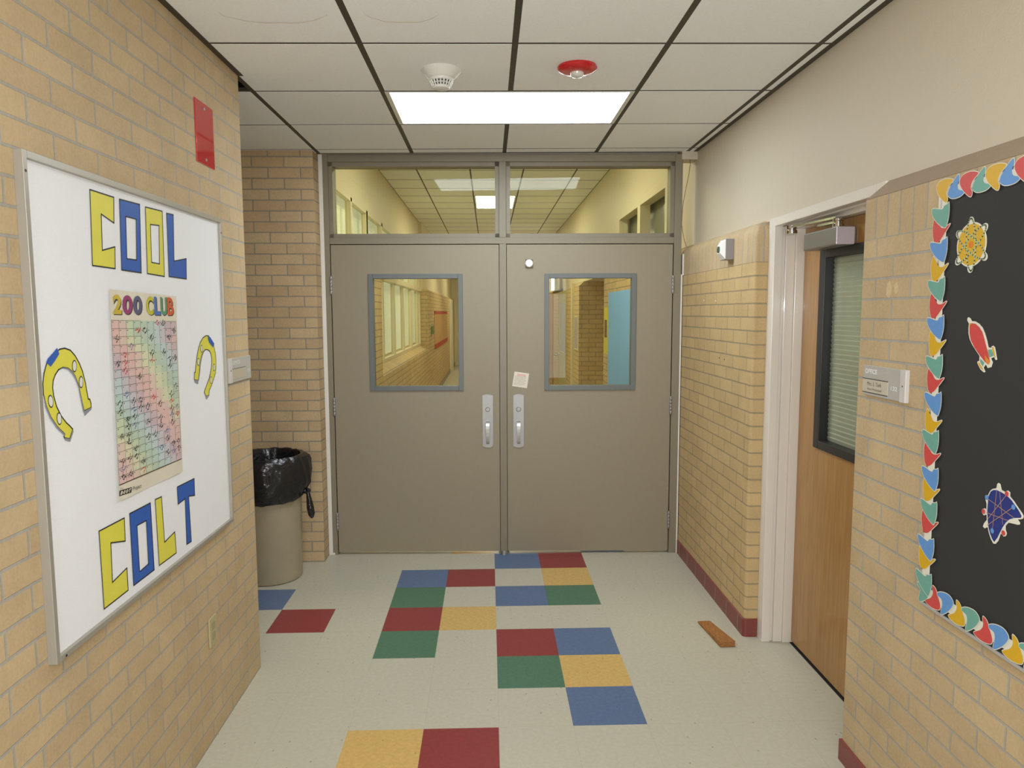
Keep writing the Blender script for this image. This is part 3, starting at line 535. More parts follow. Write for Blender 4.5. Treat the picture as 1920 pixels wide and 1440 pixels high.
# ------------------------------------------------------------------ left wall: painted poster board
D={'C1': [(-9.421, 6.626),(-9.008, 6.623),(-9.031, 6.379),(-9.253, 6.434),(-9.27, 6.102),(-9.039, 6.155),(-9.056, 5.948),(-9.453, 5.952)], 'O1': [(-8.901, 6.622),(-8.494, 6.632),(-8.537, 5.936),(-8.934, 5.943)], 'O1i': [(-8.796, 6.472),(-8.586, 6.473),(-8.621, 6.061),(-8.82, 6.059)], 'O2': [(-8.371, 6.624),(-7.981, 6.634),(-8.007, 5.926),(-8.404, 5.937)], 'O2i': [(-8.279, 6.457),(-8.075, 6.469),(-8.109, 6.055),(-8.294, 6.06)], 'L1': [(-7.873, 6.627),(-7.702, 6.633),(-7.742, 6.112),(-7.404, 6.164),(-7.426, 5.925),(-7.891, 5.932)], 'C2': [(-9.611, 3.547),(-9.153, 3.538),(-9.16, 3.309),(-9.423, 3.376),(-9.435, 2.998),(-9.158, 3.038),(-9.158, 2.812),(-9.604, 2.809)], 'O3': [(-9.046, 3.55),(-8.607, 3.542),(-8.601, 2.815),(-9.046, 2.816)], 'O3i': [(-8.913, 3.39),(-8.716, 3.384),(-8.719, 2.922),(-8.912, 2.91)], 'L2': [(-8.497, 3.548),(-8.349, 3.542),(-8.331, 3.028),(-8.07, 3.064),(-8.059, 2.815),(-8.484, 2.82)], 'T': [(-7.951, 3.551),(-7.474, 3.539),(-7.482, 3.334),(-7.656, 3.369),(-7.639, 2.813),(-7.771, 2.819),(-7.756, 3.364),(-7.949, 3.35)], 'HL': [(-10.066, 5.214),(-10.147, 5.185),(-10.219, 5.124),(-10.266, 5.042),(-10.287, 4.965),(-10.289, 4.88),(-10.262, 4.778),(-10.213, 4.685),(-10.134, 4.592),(-10.039, 4.515),(-10.053, 4.497),(-10.043, 4.482),(-9.972, 4.463),(-9.918, 4.537),(-9.962, 4.575),(-10.006, 4.607),(-10.069, 4.671),(-10.127, 4.761),(-10.156, 4.852),(-10.163, 4.92),(-10.148, 4.978),(-10.115, 5.022),(-10.066, 5.059),(-10.001, 5.073),(-9.932, 5.061),(-9.876, 5.03),(-9.832, 4.984),(-9.796, 4.917),(-9.774, 4.836),(-9.752, 4.748),(-9.729, 4.669),(-9.616, 4.683),(-9.613, 4.716),(-9.628, 4.76),(-9.653, 4.766),(-9.666, 4.825),(-9.682, 4.913),(-9.716, 5.017),(-9.758, 5.091),(-9.813, 5.159),(-9.88, 5.211),(-9.961, 5.232),(-10.03, 5.227)], 'HLb': [(-10.226, 5.134),(-10.205, 5.159),(-10.146, 5.192),(-10.069, 5.241),(-10.055, 5.213),(-10.044, 5.189),(-10.108, 5.136),(-10.174, 5.091),(-10.214, 5.12)], 'HLg': [(-10.043, 4.482),(-9.972, 4.463),(-9.918, 4.537),(-9.911, 4.514),(-9.968, 4.436),(-10.043, 4.462)], 'HLg2': [(-9.729, 4.669),(-9.616, 4.683),(-9.614, 4.665),(-9.66, 4.649),(-9.728, 4.622),(-9.736, 4.659)], 'HLg3': [(-10.066, 5.059),(-10.001, 5.073),(-9.932, 5.061),(-9.876, 5.03),(-9.832, 4.984),(-9.796, 4.917),(-9.774, 4.836),(-9.752, 4.748),(-9.729, 4.669),(-9.743, 4.653),(-9.774, 4.779),(-9.794, 4.881),(-9.83, 4.949),(-9.878, 5.006),(-9.934, 5.048),(-10.002, 5.063)], 'HLg4': [(-10.289, 4.88),(-10.262, 4.778),(-10.213, 4.685),(-10.134, 4.592),(-10.039, 4.515),(-10.047, 4.502),(-10.147, 4.581),(-10.23, 4.678),(-10.277, 4.774)], 'HLh': [(-9.837, 5.072),(-9.751, 4.926),(-10.202, 4.812),(-10.102, 4.655)], 'HR': [(-6.764, 5.203),(-6.829, 5.237),(-6.915, 5.242),(-7.012, 5.219),(-7.102, 5.163),(-7.165, 5.093),(-7.216, 5.009),(-7.257, 4.925),(-7.284, 4.84),(-7.291, 4.812),(-7.323, 4.807),(-7.333, 4.723),(-7.219, 4.704),(-7.182, 4.788),(-7.154, 4.874),(-7.129, 4.93),(-7.095, 4.987),(-7.042, 5.039),(-6.973, 5.065),(-6.897, 5.067),(-6.821, 5.046),(-6.777, 5.006),(-6.757, 4.951),(-6.76, 4.89),(-6.783, 4.831),(-6.825, 4.758),(-6.882, 4.687),(-6.947, 4.633),(-7.011, 4.579),(-7.049, 4.542),(-7.036, 4.522),(-6.993, 4.484),(-6.902, 4.485),(-6.889, 4.544),(-6.793, 4.61),(-6.725, 4.673),(-6.656, 4.744),(-6.623, 4.819),(-6.616, 4.912),(-6.626, 5.005),(-6.658, 5.076),(-6.672, 5.131)], 'HRb': [(-6.834, 5.243),(-6.763, 5.206),(-6.652, 5.13),(-6.702, 5.084),(-6.828, 5.156),(-6.858, 5.206)], 'HRg': [(-7.333, 4.723),(-7.219, 4.704),(-7.228, 4.657),(-7.328, 4.692)], 'HRg2': [(-7.036, 4.522),(-6.993, 4.484),(-6.902, 4.485),(-6.911, 4.471),(-6.989, 4.438)], 'HRg3': [(-7.219, 4.704),(-7.182, 4.788),(-7.154, 4.874),(-7.129, 4.93),(-7.095, 4.987),(-7.042, 5.039),(-6.973, 5.065),(-6.955, 5.059),(-7.015, 5.03),(-7.068, 4.982),(-7.102, 4.929),(-7.13, 4.872),(-7.159, 4.786),(-7.21, 4.692)], 'HRh': [(-7.074, 5.085),(-7.193, 4.931),(-6.698, 4.825),(-6.82, 4.67)], 'PO': [(-9.201, 5.75),(-7.755, 5.713),(-7.813, 3.701),(-9.25, 3.73)], 'PG': [(-9.206, 5.459),(-7.796, 5.43),(-7.836, 3.854),(-9.238, 3.883)], 'PT': [(-9.196, 5.491),(-7.811, 5.471),(-7.812, 5.703),(-9.172, 5.706)], 'PB': [(-9.25, 3.777),(-9.019, 3.758),(-9.004, 3.808),(-9.239, 3.831)], 'PP': [(-9.0, 3.767),(-8.804, 3.755),(-8.8, 3.786),(-8.997, 3.797)], 'bTeal': [(-9.351, 6.509),(-9.269, 6.524),(-9.248, 6.499),(-9.276, 6.44),(-9.354, 6.375),(-9.437, 6.337),(-9.462, 6.35),(-9.486, 6.417),(-9.489, 6.487),(-9.479, 6.547),(-9.454, 6.535),(-9.412, 6.525),(-9.396, 6.503)], 'bRed': [(-9.278, 6.415),(-9.252, 6.354),(-9.254, 6.267),(-9.29, 6.181),(-9.36, 6.186),(-9.437, 6.255),(-9.504, 6.323),(-9.492, 6.337),(-9.432, 6.315),(-9.376, 6.318),(-9.33, 6.37)], 'tYel': [(-9.276, 6.705),(-9.322, 6.741),(-9.418, 6.751),(-9.518, 6.727),(-9.521, 6.7),(-9.461, 6.657),(-9.439, 6.607),(-9.461, 6.561),(-9.447, 6.52),(-9.402, 6.532),(-9.316, 6.6),(-9.275, 6.661)], 'tBlu': [(-9.46, 6.572),(-9.472, 6.623),(-9.526, 6.683),(-9.588, 6.735),(-9.621, 6.735),(-9.626, 6.682),(-9.609, 6.643),(-9.625, 6.603),(-9.7, 6.581),(-9.706, 6.559),(-9.656, 6.53),(-9.574, 6.522),(-9.506, 6.535)], 'uRed': [(-9.538, 2.894),(-9.591, 2.874),(-9.634, 2.811),(-9.671, 2.746),(-9.657, 2.688),(-9.559, 2.662),(-9.467, 2.669),(-9.426, 2.693),(-9.45, 2.719),(-9.511, 2.761),(-9.539, 2.813),(-9.528, 2.866)], 'uBlu': [(-9.624, 2.859),(-9.701, 2.893),(-9.797, 2.9),(-9.859, 2.863),(-9.857, 2.815),(-9.799, 2.736),(-9.709, 2.666),(-9.682, 2.686),(-9.695, 2.755),(-9.684, 2.807),(-9.621, 2.821)], 'uTeal': [(-9.29, 2.848),(-9.339, 2.842),(-9.411, 2.787),(-9.484, 2.779),(-9.45, 2.719),(-9.374, 2.668),(-9.327, 2.661),(-9.317, 2.699),(-9.34, 2.776),(-9.294, 2.808)], 'lc': [(-9.38, 6.433),(-9.365, 6.289),(-9.38, 6.115),(-9.369, 5.926),(-9.376, 5.752),(-9.377, 5.577),(-9.394, 5.393),(-9.398, 5.217),(-9.406, 5.023),(-9.4, 4.863),(-9.418, 4.669)], 'lc2': [(-9.405, 4.461),(-9.411, 4.3),(-9.413, 4.146),(-9.437, 3.942),(-9.428, 3.804),(-9.445, 3.616),(-9.433, 3.484),(-9.43, 3.252),(-9.421, 3.118),(-9.425, 2.896)], 'tc': [(-9.401, 6.64),(-9.577, 6.627),(-9.754, 6.638),(-9.919, 6.629),(-10.092, 6.647),(-10.258, 6.635),(-10.392, 6.661)], 'uc': [(-9.556, 2.763),(-9.751, 2.803),(-9.885, 2.765),(-10.099, 2.812),(-10.251, 2.782),(-10.467, 2.823),(-10.62, 2.797)], 'bdTL': [(-9.324, 6.578),(-9.437, 2.734),(-10.725, 2.821),(-10.381, 6.639)], 'atE': [(-9.806, 6.102),(-9.993, 6.085),(-9.606, 6.121),(-9.79, 6.28),(-9.822, 5.92)], 'atL': [(-9.787, 6.314),(-9.975, 6.238),(-9.992, 5.979),(-9.81, 5.887),(-9.629, 5.963),(-9.62, 6.215)], 'rkOut': [(-9.826, 5.463),(-9.853, 5.452),(-9.871, 5.429),(-9.919, 5.427),(-9.97, 5.407),(-10.016, 5.374),(-10.051, 5.325),(-10.08, 5.269),(-10.104, 5.208),(-10.139, 5.205),(-10.147, 5.22),(-10.164, 5.225),(-10.183, 5.211),(-10.218, 5.11),(-10.204, 5.105),(-10.181, 5.13),(-10.144, 5.115),(-10.168, 5.084),(-10.154, 5.042),(-10.113, 5.031),(-10.087, 5.062),(-10.059, 5.031),(-10.083, 4.995),(-10.069, 4.99),(-10.024, 5.011),(-9.976, 5.067),(-9.981, 5.08),(-10.002, 5.085),(-10.001, 5.127),(-9.947, 5.175),(-9.899, 5.219),(-9.859, 5.269),(-9.839, 5.319),(-9.834, 5.371),(-9.838, 5.405),(-9.812, 5.435),(-9.814, 5.456)], 'rkBody': [(-9.848, 5.392),(-9.882, 5.41),(-9.927, 5.406),(-9.979, 5.378),(-10.02, 5.337),(-10.049, 5.284),(-10.079, 5.219),(-10.115, 5.151),(-10.138, 5.086),(-10.12, 5.06),(-10.073, 5.082),(-10.007, 5.132),(-9.933, 5.195),(-9.876, 5.261),(-9.853, 5.32)], 'rkTeal1': [(-10.102, 5.187),(-10.149, 5.193),(-10.18, 5.142),(-10.129, 5.123)], 'rkTeal2': [(-10.015, 5.107),(-10.07, 5.073),(-10.052, 5.039),(-10.015, 5.078)], 'rkY1': [(-10.151, 5.21),(-10.168, 5.215),(-10.205, 5.119),(-10.193, 5.127),(-10.166, 5.166)], 'rkY2': [(-9.985, 5.072),(-10.007, 5.069),(-10.067, 5.006),(-10.029, 5.02)], 'rkN': [(-9.847, 5.409),(-9.882, 5.41),(-9.864, 5.397),(-9.85, 5.38)], 'rkF': [(-10.067, 5.144),(-10.1, 5.117),(-10.131, 5.098),(-10.136, 5.078),(-10.12, 5.06),(-10.084, 5.087)], 'bmOut': [(-10.208, 3.888),(-10.212, 3.943),(-10.237, 3.99),(-10.267, 4.015),(-10.291, 4.023),(-10.309, 4.03),(-10.315, 4.068),(-10.329, 4.08),(-10.348, 4.076),(-10.368, 4.03),(-10.42, 4.023),(-10.425, 4.035),(-10.442, 4.043),(-10.466, 4.035),(-10.469, 4.001),(-10.519, 3.971),(-10.569, 3.932),(-10.611, 3.902),(-10.63, 3.881),(-10.626, 3.859),(-10.599, 3.845),(-10.569, 3.837),(-10.597, 3.816),(-10.595, 3.801),(-10.575, 3.794),(-10.524, 3.788),(-10.471, 3.781),(-10.439, 3.743),(-10.442, 3.713),(-10.459, 3.687),(-10.452, 3.661),(-10.429, 3.649),(-10.404, 3.661),(-10.391, 3.666),(-10.367, 3.592),(-10.339, 3.558),(-10.314, 3.552),(-10.28, 3.582),(-10.25, 3.631),(-10.233, 3.672),(-10.197, 3.649),(-10.175, 3.659),(-10.186, 3.69),(-10.218, 3.731),(-10.211, 3.775),(-10.177, 3.758),(-10.152, 3.776),(-10.156, 3.81),(-10.188, 3.823),(-10.205, 3.81),(-10.203, 3.868),(-10.188, 3.896),(-10.184, 3.932),(-10.203, 3.943)], 'bmIn': [(-10.219, 3.873),(-10.223, 3.937),(-10.244, 3.983),(-10.274, 4.006),(-10.317, 4.016),(-10.379, 4.01),(-10.44, 3.998),(-10.489, 3.976),(-10.539, 3.941),(-10.582, 3.91),(-10.613, 3.877),(-10.606, 3.86),(-10.537, 3.839),(-10.481, 3.81),(-10.442, 3.77),(-10.411, 3.721),(-10.39, 3.679),(-10.359, 3.616),(-10.325, 3.569),(-10.298, 3.588),(-10.27, 3.624),(-10.246, 3.671),(-10.231, 3.731),(-10.218, 3.809)], 'bmLn': [(-10.317, 4.01),(-10.297, 3.673),(-10.354, 4.011),(-10.414, 3.749),(-10.225, 3.915),(-10.531, 3.84),(-10.216, 3.792),(-10.47, 3.798),(-10.428, 3.995),(-10.234, 3.74),(-10.518, 3.923),(-10.235, 3.688)], 'bmDot': [(-10.438, 4.015),(-10.177, 3.793),(-10.429, 3.68),(-10.523, 3.926),(-10.299, 3.658),(-10.208, 3.924)]}
BX = -3.912
def lf(u, v, d): return (BX+d, u, v)
t = empty('painted_board', (-3.95, -8.36, 2.66)); tag(t, 'large white bulletin board painted COOL COLT with two yellow horseshoes on left brick wall', 'bulletin board')
ya, yb, za, zb = -10.40, -6.31, 2.67, 6.77
mb = MB(); e = .05
for q in ((ya, ya+e, za, zb), (yb-e*.6, yb, za, zb), (ya+e, yb-e*.6, za, za+e), (ya+e, yb-e*.6, zb-e*1.2, zb)): mb.cbox(-3.95, -3.875, q[0], q[1], q[2], q[3], .004)
mb.build('frame', mat('aluminium_frame', (172, 166, 154), .4, .4), t)
MB().box(-3.945, BX, ya+e, yb-.03, za+e, zb-.06).build('panel', mat('white_canvas_panel', (240, 240, 242), .65, bump=.35, bscale=420, noise=.015, nscale=200), t)
for y, z in ((ya+.025, zb-.16), (yb-.02, 6.58), (ya+.13, za+.02)): MB().lathe((-3.876, y, z), [(.014, 0), (.01, .004)], 10, axis='x').build('screw', black, t)
yel = mat('yellow_paint', (222, 214, 76), .5, noise=.04); blu = mat('blue_paint', (44, 92, 178), .5, noise=.05); ink = mat('black_outline_ink', (40, 42, 40), .6); gry = mat('grey_paint', (140, 142, 150), .6)
def poly_with_hole(mb, outer, inner, fn, d, m):
    n = len(outer)
    for i in range(n): j = (i+1) % n; mb.face([fn(*outer[i], d), fn(*outer[j], d), fn(*inner[j], d), fn(*inner[i], d)], m)
for key, hole, mt, lb in (('C1', None, yel, 'yellow letter C of COOL'), ('O1', 'O1i', blu, 'blue first letter O of COOL'), ('O2', 'O2i', yel, 'yellow second letter O of COOL'), ('L1', None, blu, 'blue letter L of COOL'),
                          ('C2', None, yel, 'yellow letter C of COLT'), ('O3', 'O3i', blu, 'blue letter O of COLT'), ('L2', None, yel, 'yellow letter L of COLT'), ('T', None, blu, 'blue letter T of COLT')):
    mb = MB()
    if hole: poly_with_hole(mb, D[key], D[hole], lf, .003, 0); mb.line(D[hole], lf, .012, .0045, 1)
    else: mb.prism(D[key], lf, .003, .003, 0)
    mb.line(D[key], lf, .013, .0045, 1)
    mb.build('painted_letter', [mt, ink], t, fix=False)['label'] = lb
for side, hs in (('L', .045), ('R', .04)):
    mb = MB(); mb.prism(D['H'+side], lf, .003, .003, 0); mb.line(D['H'+side], lf, .012, .0045, 1)
    for gk in [k for k in D if k.startswith('H'+side+'g')]: mb.prism(D[gk], lf, .0052, .0052, 2)
    mb.prism(D['H'+side+'b'], lf, .006, .006, 3)
    for (hy, hz) in D['H'+side+'h']:
        for sc_, dd, mi in ((1.25, .0055, 1), (1.0, .0062, 4)):
            el = []
            for i in range(14):
                a = i/14*2*math.pi; u, v = .028*sc_*math.cos(a), hs*sc_*math.sin(a); an = .35 if side == 'L' and hy > -10 else (-.3 if side == 'L' else .3)
                el.append((hy+u*math.cos(an)+v*math.sin(an)*.6, hz-u*math.sin(an)+v*math.cos(an)))
            mb.prism(el, lf, dd, dd, mi)
    mb.build('painted_horseshoe', [yel, ink, gry, blu, white_pl], t, fix=False)['label'] = 'yellow horseshoe nearest the %s edge of the board' % ('left' if side == 'L' else 'right')

# chart poster taped to the board
def quad(c, dx=0.0):
    A, B, C_, D_ = c        # TL, TR, BR, BL
    def f(u, v, d):
        y = (A[0]*(1-u)+B[0]*u)*v+(D_[0]*(1-u)+C_[0]*u)*(1-v); z = (A[1]*(1-u)+B[1]*u)*v+(D_[1]*(1-u)+C_[1]*u)*(1-v)
        return (-3.898+d+.004*math.sin(6*y+1.5*z), y, z)
    return f
t = empty('chart_poster', (-3.9, -8.5, 3.74)); tag(t, 'tall laminated 200 CLUB number chart poster taped in the middle of the white board', 'poster')
f = quad(D['PO']); mb = MB(); n = 14
vs = [f(i/n, j/n, 0) for j in range(n+1) for i in range(n+1)]; mb.raw(vs, [(j*(n+1)+i, j*(n+1)+i+1, (j+1)*(n+1)+i+1, (j+1)*(n+1)+i) for j in range(n) for i in range(n)], 0, True)
mb.build('sheet', mat('glossy_cream_poster_paper', (232, 224, 204), .22, coat=.6), t, fix=False)
pastel = [(228, 190, 182), (226, 200, 186), (222, 218, 184), (206, 216, 184), (192, 208, 186), (192, 212, 200), (198, 212, 212), (204, 200, 206), (210, 186, 192), (224, 190, 186)]
pms = [mat('pastel_%s' % nm, c, .3) for nm, c in zip(('pink', 'peach', 'yellow', 'lime', 'green', 'mint', 'sky', 'lilac', 'mauve', 'rose'), pastel)]
pms += [mat('grid_ink', (96, 104, 92), .5), mat('pen_ink', (70, 70, 66), .5), mat('red_pen', (214, 82, 74), .5), mat('blue_pen', (116, 128, 166), .5), mat('chart_border_ink', (84, 62, 52), .5)]
f = quad(D['PG']); mb = MB(); rr = random.Random(11)
for j in range(20):
    for i in range(10):
        k = int((i*1.0 - (j-2)*0.62 + 20) % 10) if j > 1 else [0, 1, 3, 4, 4, 5, 6, 7, 8, 8][i]
        mb.face([f(i/10, 1-(j+1)/20, .001), f((i+1)/10, 1-(j+1)/20, .001), f((i+1)/10, 1-j/20, .001), f(i/10, 1-j/20, .001)], k)
        mb.face([f((i+.12)/10, 1-(j+.26)/20, .0022), f((i+.26)/10, 1-(j+.26)/20, .0022), f((i+.26)/10, 1-(j+.16)/20, .0022), f((i+.12)/10, 1-(j+.16)/20, .0022)], 10)
        if rr.random() < .36:
            c_ = rr.choice([11, 11, 11, 11, 12, 13]); x, y = (i+.2)/10, 1-(j+.45)/20
            for s_ in range(2):
                px, py = x+.012+s_*.022, y+.008-s_*.014; pts = []
                for q in range(8): pts.append((px+q*.0056+rr.uniform(-.004, .004), py+q*.0030+rr.uniform(-.012, .012)))
                mb.line([(a, b) for a, b in pts], lambda u, v, d: f(u, v, d), .0058, .0026, c_, closed=False)
for j in range(21): mb.line([(0, j/20), (1, j/20)], f, .0022 if j else .007, .003 if j else .0032, 10 if j else 14, closed=False)
for i in range(11): mb.line([(i/10, 0), (i/10, 1)], f, .003, .003, 10, closed=False)
mb.build('number_grid', pms, t, fix=False)
f = quad([D['PT'][3], D['PT'][2], D['PT'][1], D['PT'][0]])
tcol = [('2', (206, 178, 60)), ('0', (150, 60, 112)), ('0', (92, 92, 124)), ('C', (196, 192, 52)), ('L', (72, 116, 190)), ('U', (84, 152, 116)), ('B', (208, 92, 56))]
slots = [(.02, .145), (.15, .295), (.30, .435), (.495, .62), (.63, .745), (.745, .865), (.865, .985)]
for (ch, c), (u0, u1) in zip(tcol, slots):
    mb = MB(); text(mb, ch, f, u0+.012, u1+.006, .08, .92, .002, 1, .05); text(mb, ch, f, u0, u1-.006, .12, .98, .004, 0, .035)
    for px in ((u0, u0+.03),): pass
    mb.build('title_letter', [mat('title_ink_'+ch.lower(), c, .4), mat('title_shadow_ink', (70, 62, 60), .5)], t, fix=False)
f = quad([D['PB'][3], D['PB'][2], D['PB'][1], D['PB'][0]]); mb = MB(); mb.prism([(0, 0), (1, 0), (1, 1), (0, 1)], f, .002, .002, 0); text(mb, 'B·E·S·T', f, .06, .94, .2, .82, .004, 1, .03, .3)
f2 = quad([D['PP'][3], D['PP'][2], D['PP'][1], D['PP'][0]]); 
def fp(u, v, d): return f2(u, v*1.1-.05, d)
text(mb, 'Project', fp, .03, 1.0, -.3, 1.25, .003, 0, 0, .25); text(mb, 'The', f, .03, .3, 1.12, 1.45, .003, 2, 0, .2)
mb.build('publisher_mark', [mat('black_print', (48, 44, 40), .5), mat('white_print', (232, 226, 212), .5), mat('grey_print', (150, 140, 128), .5)], t, fix=False)

t = MB().cbox(-3.95, -3.935, -6.865, -6.283, 7.40, 8.17, .006); pl = t.build('wall_plate', mat('red_acrylic', (196, 22, 32), .12, coat=.8, spec=.6))
tag(pl, 'glossy red rectangular plate screwed high on left brick wall above board', 'wall plate')
for z in (7.47, 8.1):
    MB().lathe((-3.935, -6.575, z), [(.02, 0), (.016, .006), (.004, .006)], 12, axis='x').build('screw', steel, pl)
op = MB().cbox(-3.95, -3.925, -7.17, -6.93, 1.25, 1.63, .01).build('outlet_cover', mat('ivory_plastic', (180, 168, 128), .5)); tag(op, 'small ivory electrical outlet cover low on left brick wall below board', 'outlet cover')
MB().cbox(-3.926, -3.92, -7.10, -7.0, 1.33, 1.42, .004).cbox(-3.926, -3.92, -7.10, -7.0, 1.46, 1.55, .004).build('socket', mat('ivory_dark', (160, 149, 112), .5), op)

# ------------------------------------------------------------------ office signs
sgm = mat('satin_silver_sign', (196, 194, 188), .4, .25); sgl = mat('light_silver_rail', (220, 214, 212), .4, .2)
def sign(fn_, label, number, name_lines):
    """fn_(u, v, d): u 0..1 to the reader's right, v up in feet, d out of the wall"""
    t = empty('office_sign', fn_(.5, 0, 0)); tag(t, label, 'sign', 'silver office signs')
    H_ = .335
    def bx(mb, u0, u1, v0, v1, a, b_, m=0):
        p = [fn_(u, v, d) for u in (u0, u1) for v in (v0, v1) for d in (a, b_)]; xs, ys, zs = zip(*p); mb.cbox(min(xs), max(xs), min(ys), max(ys), min(zs), max(zs), .003, m)
    m1 = MB(); bx(m1, .0, .87, 0, H_, .0, .03); m1.build('face_plate', sgm, t)
    m2 = MB(); bx(m2, .885, 1.0, -.003, H_+.003, 0, .045); r_ = m2.build('end_rail', sgl, t)
    cpt = fn_(.94, H_*.5, .045); 
    m3 = MB().lathe(cpt, [(.009, -.001), (.009, .002)], 10, axis='x'); m3.build('screw', black, r_)
    m4 = MB(); bx(m4, .0, .60, .035, .18, .029, .034); ins = m4.build('name_insert', mat('beige_name_insert', (200, 190, 172), .45), t)
    m5 = MB(); bx(m5, .0, .60, .182, .19, .029, .036); bx(m5, .0, .60, .026, .033, .029, .036); m5.build('slot_line', black, t)
    m6 = MB(); text(m6, 'OFFICE', fn_, .05, .34, .245, .298, .0325, 0, .03); vin = mat('white_vinyl', (240, 240, 236), .5); m6.build('word_lettering', vin, t, fix=False); m6 = MB(); text(m6, number, fn_, .67, .81, .10, .148, .0325, 0, .03); m6.build('room_number', vin, t, fix=False)
    if name_lines:
        m7 = MB(); text(m7, name_lines[0], fn_, .12, .46, .11, .155, .0355, 0, .0); text(m7, name_lines[1], fn_, .12, .46, .05, .088, .0355, 0, 0); m7.build('name_lettering', mat('grey_lettering', (110, 100, 88), .6), ins, fix=False)
    return t
sign(lambda u, v, d: (3.98-d, -8.025-u*.865, 4.575+v), 'silver OFFICE 132 name sign on right brick wall between wooden door and black board', '132', ('Mrs. S. Turk', 'Vice Principal'))
# on the left wall the rail stands at the reader's left
def lsign(u, v, d): return (-3.95+d, -5.215-(1-u)*.93, 4.56+v)
t = empty('office_sign', (-3.95, -5.68, 4.56)); tag(t, 'small silver OFFICE sign at the outer corner of the left brick wall', 'sign', 'silver office signs')
def lbx(u0, u1, v0, v1, a, b_): 
    p = [lsign(u, v, d) for u in (u0, u1) for v in (v0, v1) for d in (a, b_)]; xs, ys, zs = zip(*p); return MB().cbox(min(xs), max(xs), min(ys), max(ys), min(zs), max(zs), .003)
lbx(.13, 1.0, 0, .335, 0, .03).build('face_plate', sgm, t); lbx(0, .12, -.003, .338, 0, .045).build('end_rail', sgl, t)
MB().lathe(lsign(.06, .168, .045), [(.011, -.001), (.011, .002)], 10, axis='x').build('screw', black, t)
lbx(.15, .75, .035, .18, .029, .034).build('name_insert', mat('tan_name_insert', (190, 178, 156), .45), t); lbx(.15, .75, .183, .189, .029, .036).build('slot_line', black, t)
m6 = MB(); text(m6, 'OFFICE', lsign, .17, .50, .245, .298, .0325, 0, .03); m6.build('word_lettering', white_pl, t, fix=False); m6 = MB(); text(m6, '131', lsign, .80, .94, .10, .15, .0325, 0, .03); m6.build('room_number', white_pl, t, fix=False)

# ------------------------------------------------------------------ right wall: black bulletin board with cut-out border
RX = 3.93
def rf(u, v, d): return (RX-d, u, v)
t = empty('black_bulletin_board', (3.98, -11.4, 2.62)); tag(t, 'black bulletin board with colourful boomerang border on right brick wall', 'bulletin board')
ya, yb, za, zb = -13.4, -9.37, 2.66, 6.66
MB().box(RX, 3.975, ya, yb, za, zb).build('backing_paper', mat('black_paper', (44, 43, 42), .75, noise=.1, nscale=200), t)
mb = MB()
for q in ((ya-.03, ya, za-.03, zb+.03), (yb, yb+.03, za-.03, zb+.03), (ya, yb, za-.03, za), (ya, yb, zb, zb+.03)): mb.cbox(RX-.012, 3.978, q[0], q[1], q[2], q[3], .004)
mb.build('frame', mat('aluminium_edge', (196, 192, 190), .4, .4), t)
bc = {'y': mat('mustard_print', (214, 168, 30), .5, noise=.06, nscale=60), 't': mat('teal_print', (110, 166, 152), .5, noise=.08, nscale=60), 'r': mat('coral_print', (204, 74, 70), .5, noise=.06, nscale=60), 'b': mat('blue_print', (98, 148, 208), .5, noise=.06, nscale=60)}
wpap = mat('white_border_paper', (226, 222, 206), .6)
def cen(P): return (sum(p[0] for p in P)/len(P), sum(p[1] for p in P)/len(P))
def smooth_poly(P):
    n = len(P); out = []
    for i in range(n):
        p0, p1, p2, p3 = P[i-1], P[i], P[(i+1) % n], P[(i+2) % n]
        for q in (0, .33, .67):
            out.append(tuple(.5*((2*p1[k])+(-p0[k]+p2[k])*q+(2*p0[k]-5*p1[k]+4*p2[k]-p3[k])*q*q+(-p0[k]+3*p1[k]-3*p2[k]+p3[k])*q**3) for k in (0, 1)))
    return out
def grow(P, s_): 
    """offset outward by s_"""
    n = len(P); A = sum(P[i][0]*P[(i+1) % n][1]-P[(i+1) % n][0]*P[i][1] for i in range(n)); sg = 1 if A > 0 else -1; out = []
    for i in range(n):
        a, c = Vector(P[i-1]), Vector(P[(i+1) % n]); tt = (c-a); tt.normalize(); out.append((P[i][0]+sg*tt.y*s_, P[i][1]-sg*tt.x*s_))
    return out
def piece(strip, key, c, col, d=0.0, sc_=1.0, rot=0.0, flip=False):
    P = D[key]; c0 = cen(P); Q = []
    for p in P:
        u, v = (p[0]-c0[0])*sc_, (p[1]-c0[1])*sc_
        if flip: v = -v
        Q.append((c[0]+u*math.cos(rot)-v*math.sin(rot), c[1]+u*math.sin(rot)+v*math.cos(rot)))
    Q = smooth_poly(Q); mb = MB(); mb.prism(Q, rf, .012+d, .012+d, 1); mb.prism(grow(Q, -.007), rf, .0135+d, .0135+d, 0)
    mb.build('boomerang', [bc[col], wpap], strip, fix=False)
names = {'y': 'mustard', 't': 'teal', 'r': 'coral', 'b': 'blue'}
def strip(base): 
    return base.build('border_strip', wpap, t)
ls = strip(MB().prism([(-9.31, 6.60), (-9.435, 6.60), (-9.475, 2.72), (-9.36, 2.72)], rf, .004, .010))
LC = D['lc']+D['lc2']; colr = ['t', 'r', 'b', 'y']
for i, c in enumerate(LC): piece(ls, 'bTeal' if i % 2 == 0 else 'bRed', (c[0]+(.0 if i % 2 == 0 else .004), c[1]), colr[i % 4], .0 if i % 2 else .003, 1.14 if i % 2 == 0 else 1.06)
ts = strip(MB().prism([(-9.40, 6.60), (-9.40, 6.70), (-13.4, 6.70), (-13.4, 6.60)], rf, .004, .010))
c4 = ['y', 'b', 'r', 't']; y = -9.401
for i in range(24):
    piece(ts, 'tYel' if i % 2 == 0 else 'tBlu', (y, 6.645 if i % 2 == 0 else 6.63), c4[i % 4], .003 if i % 2 == 0 else 0); y -= .1705
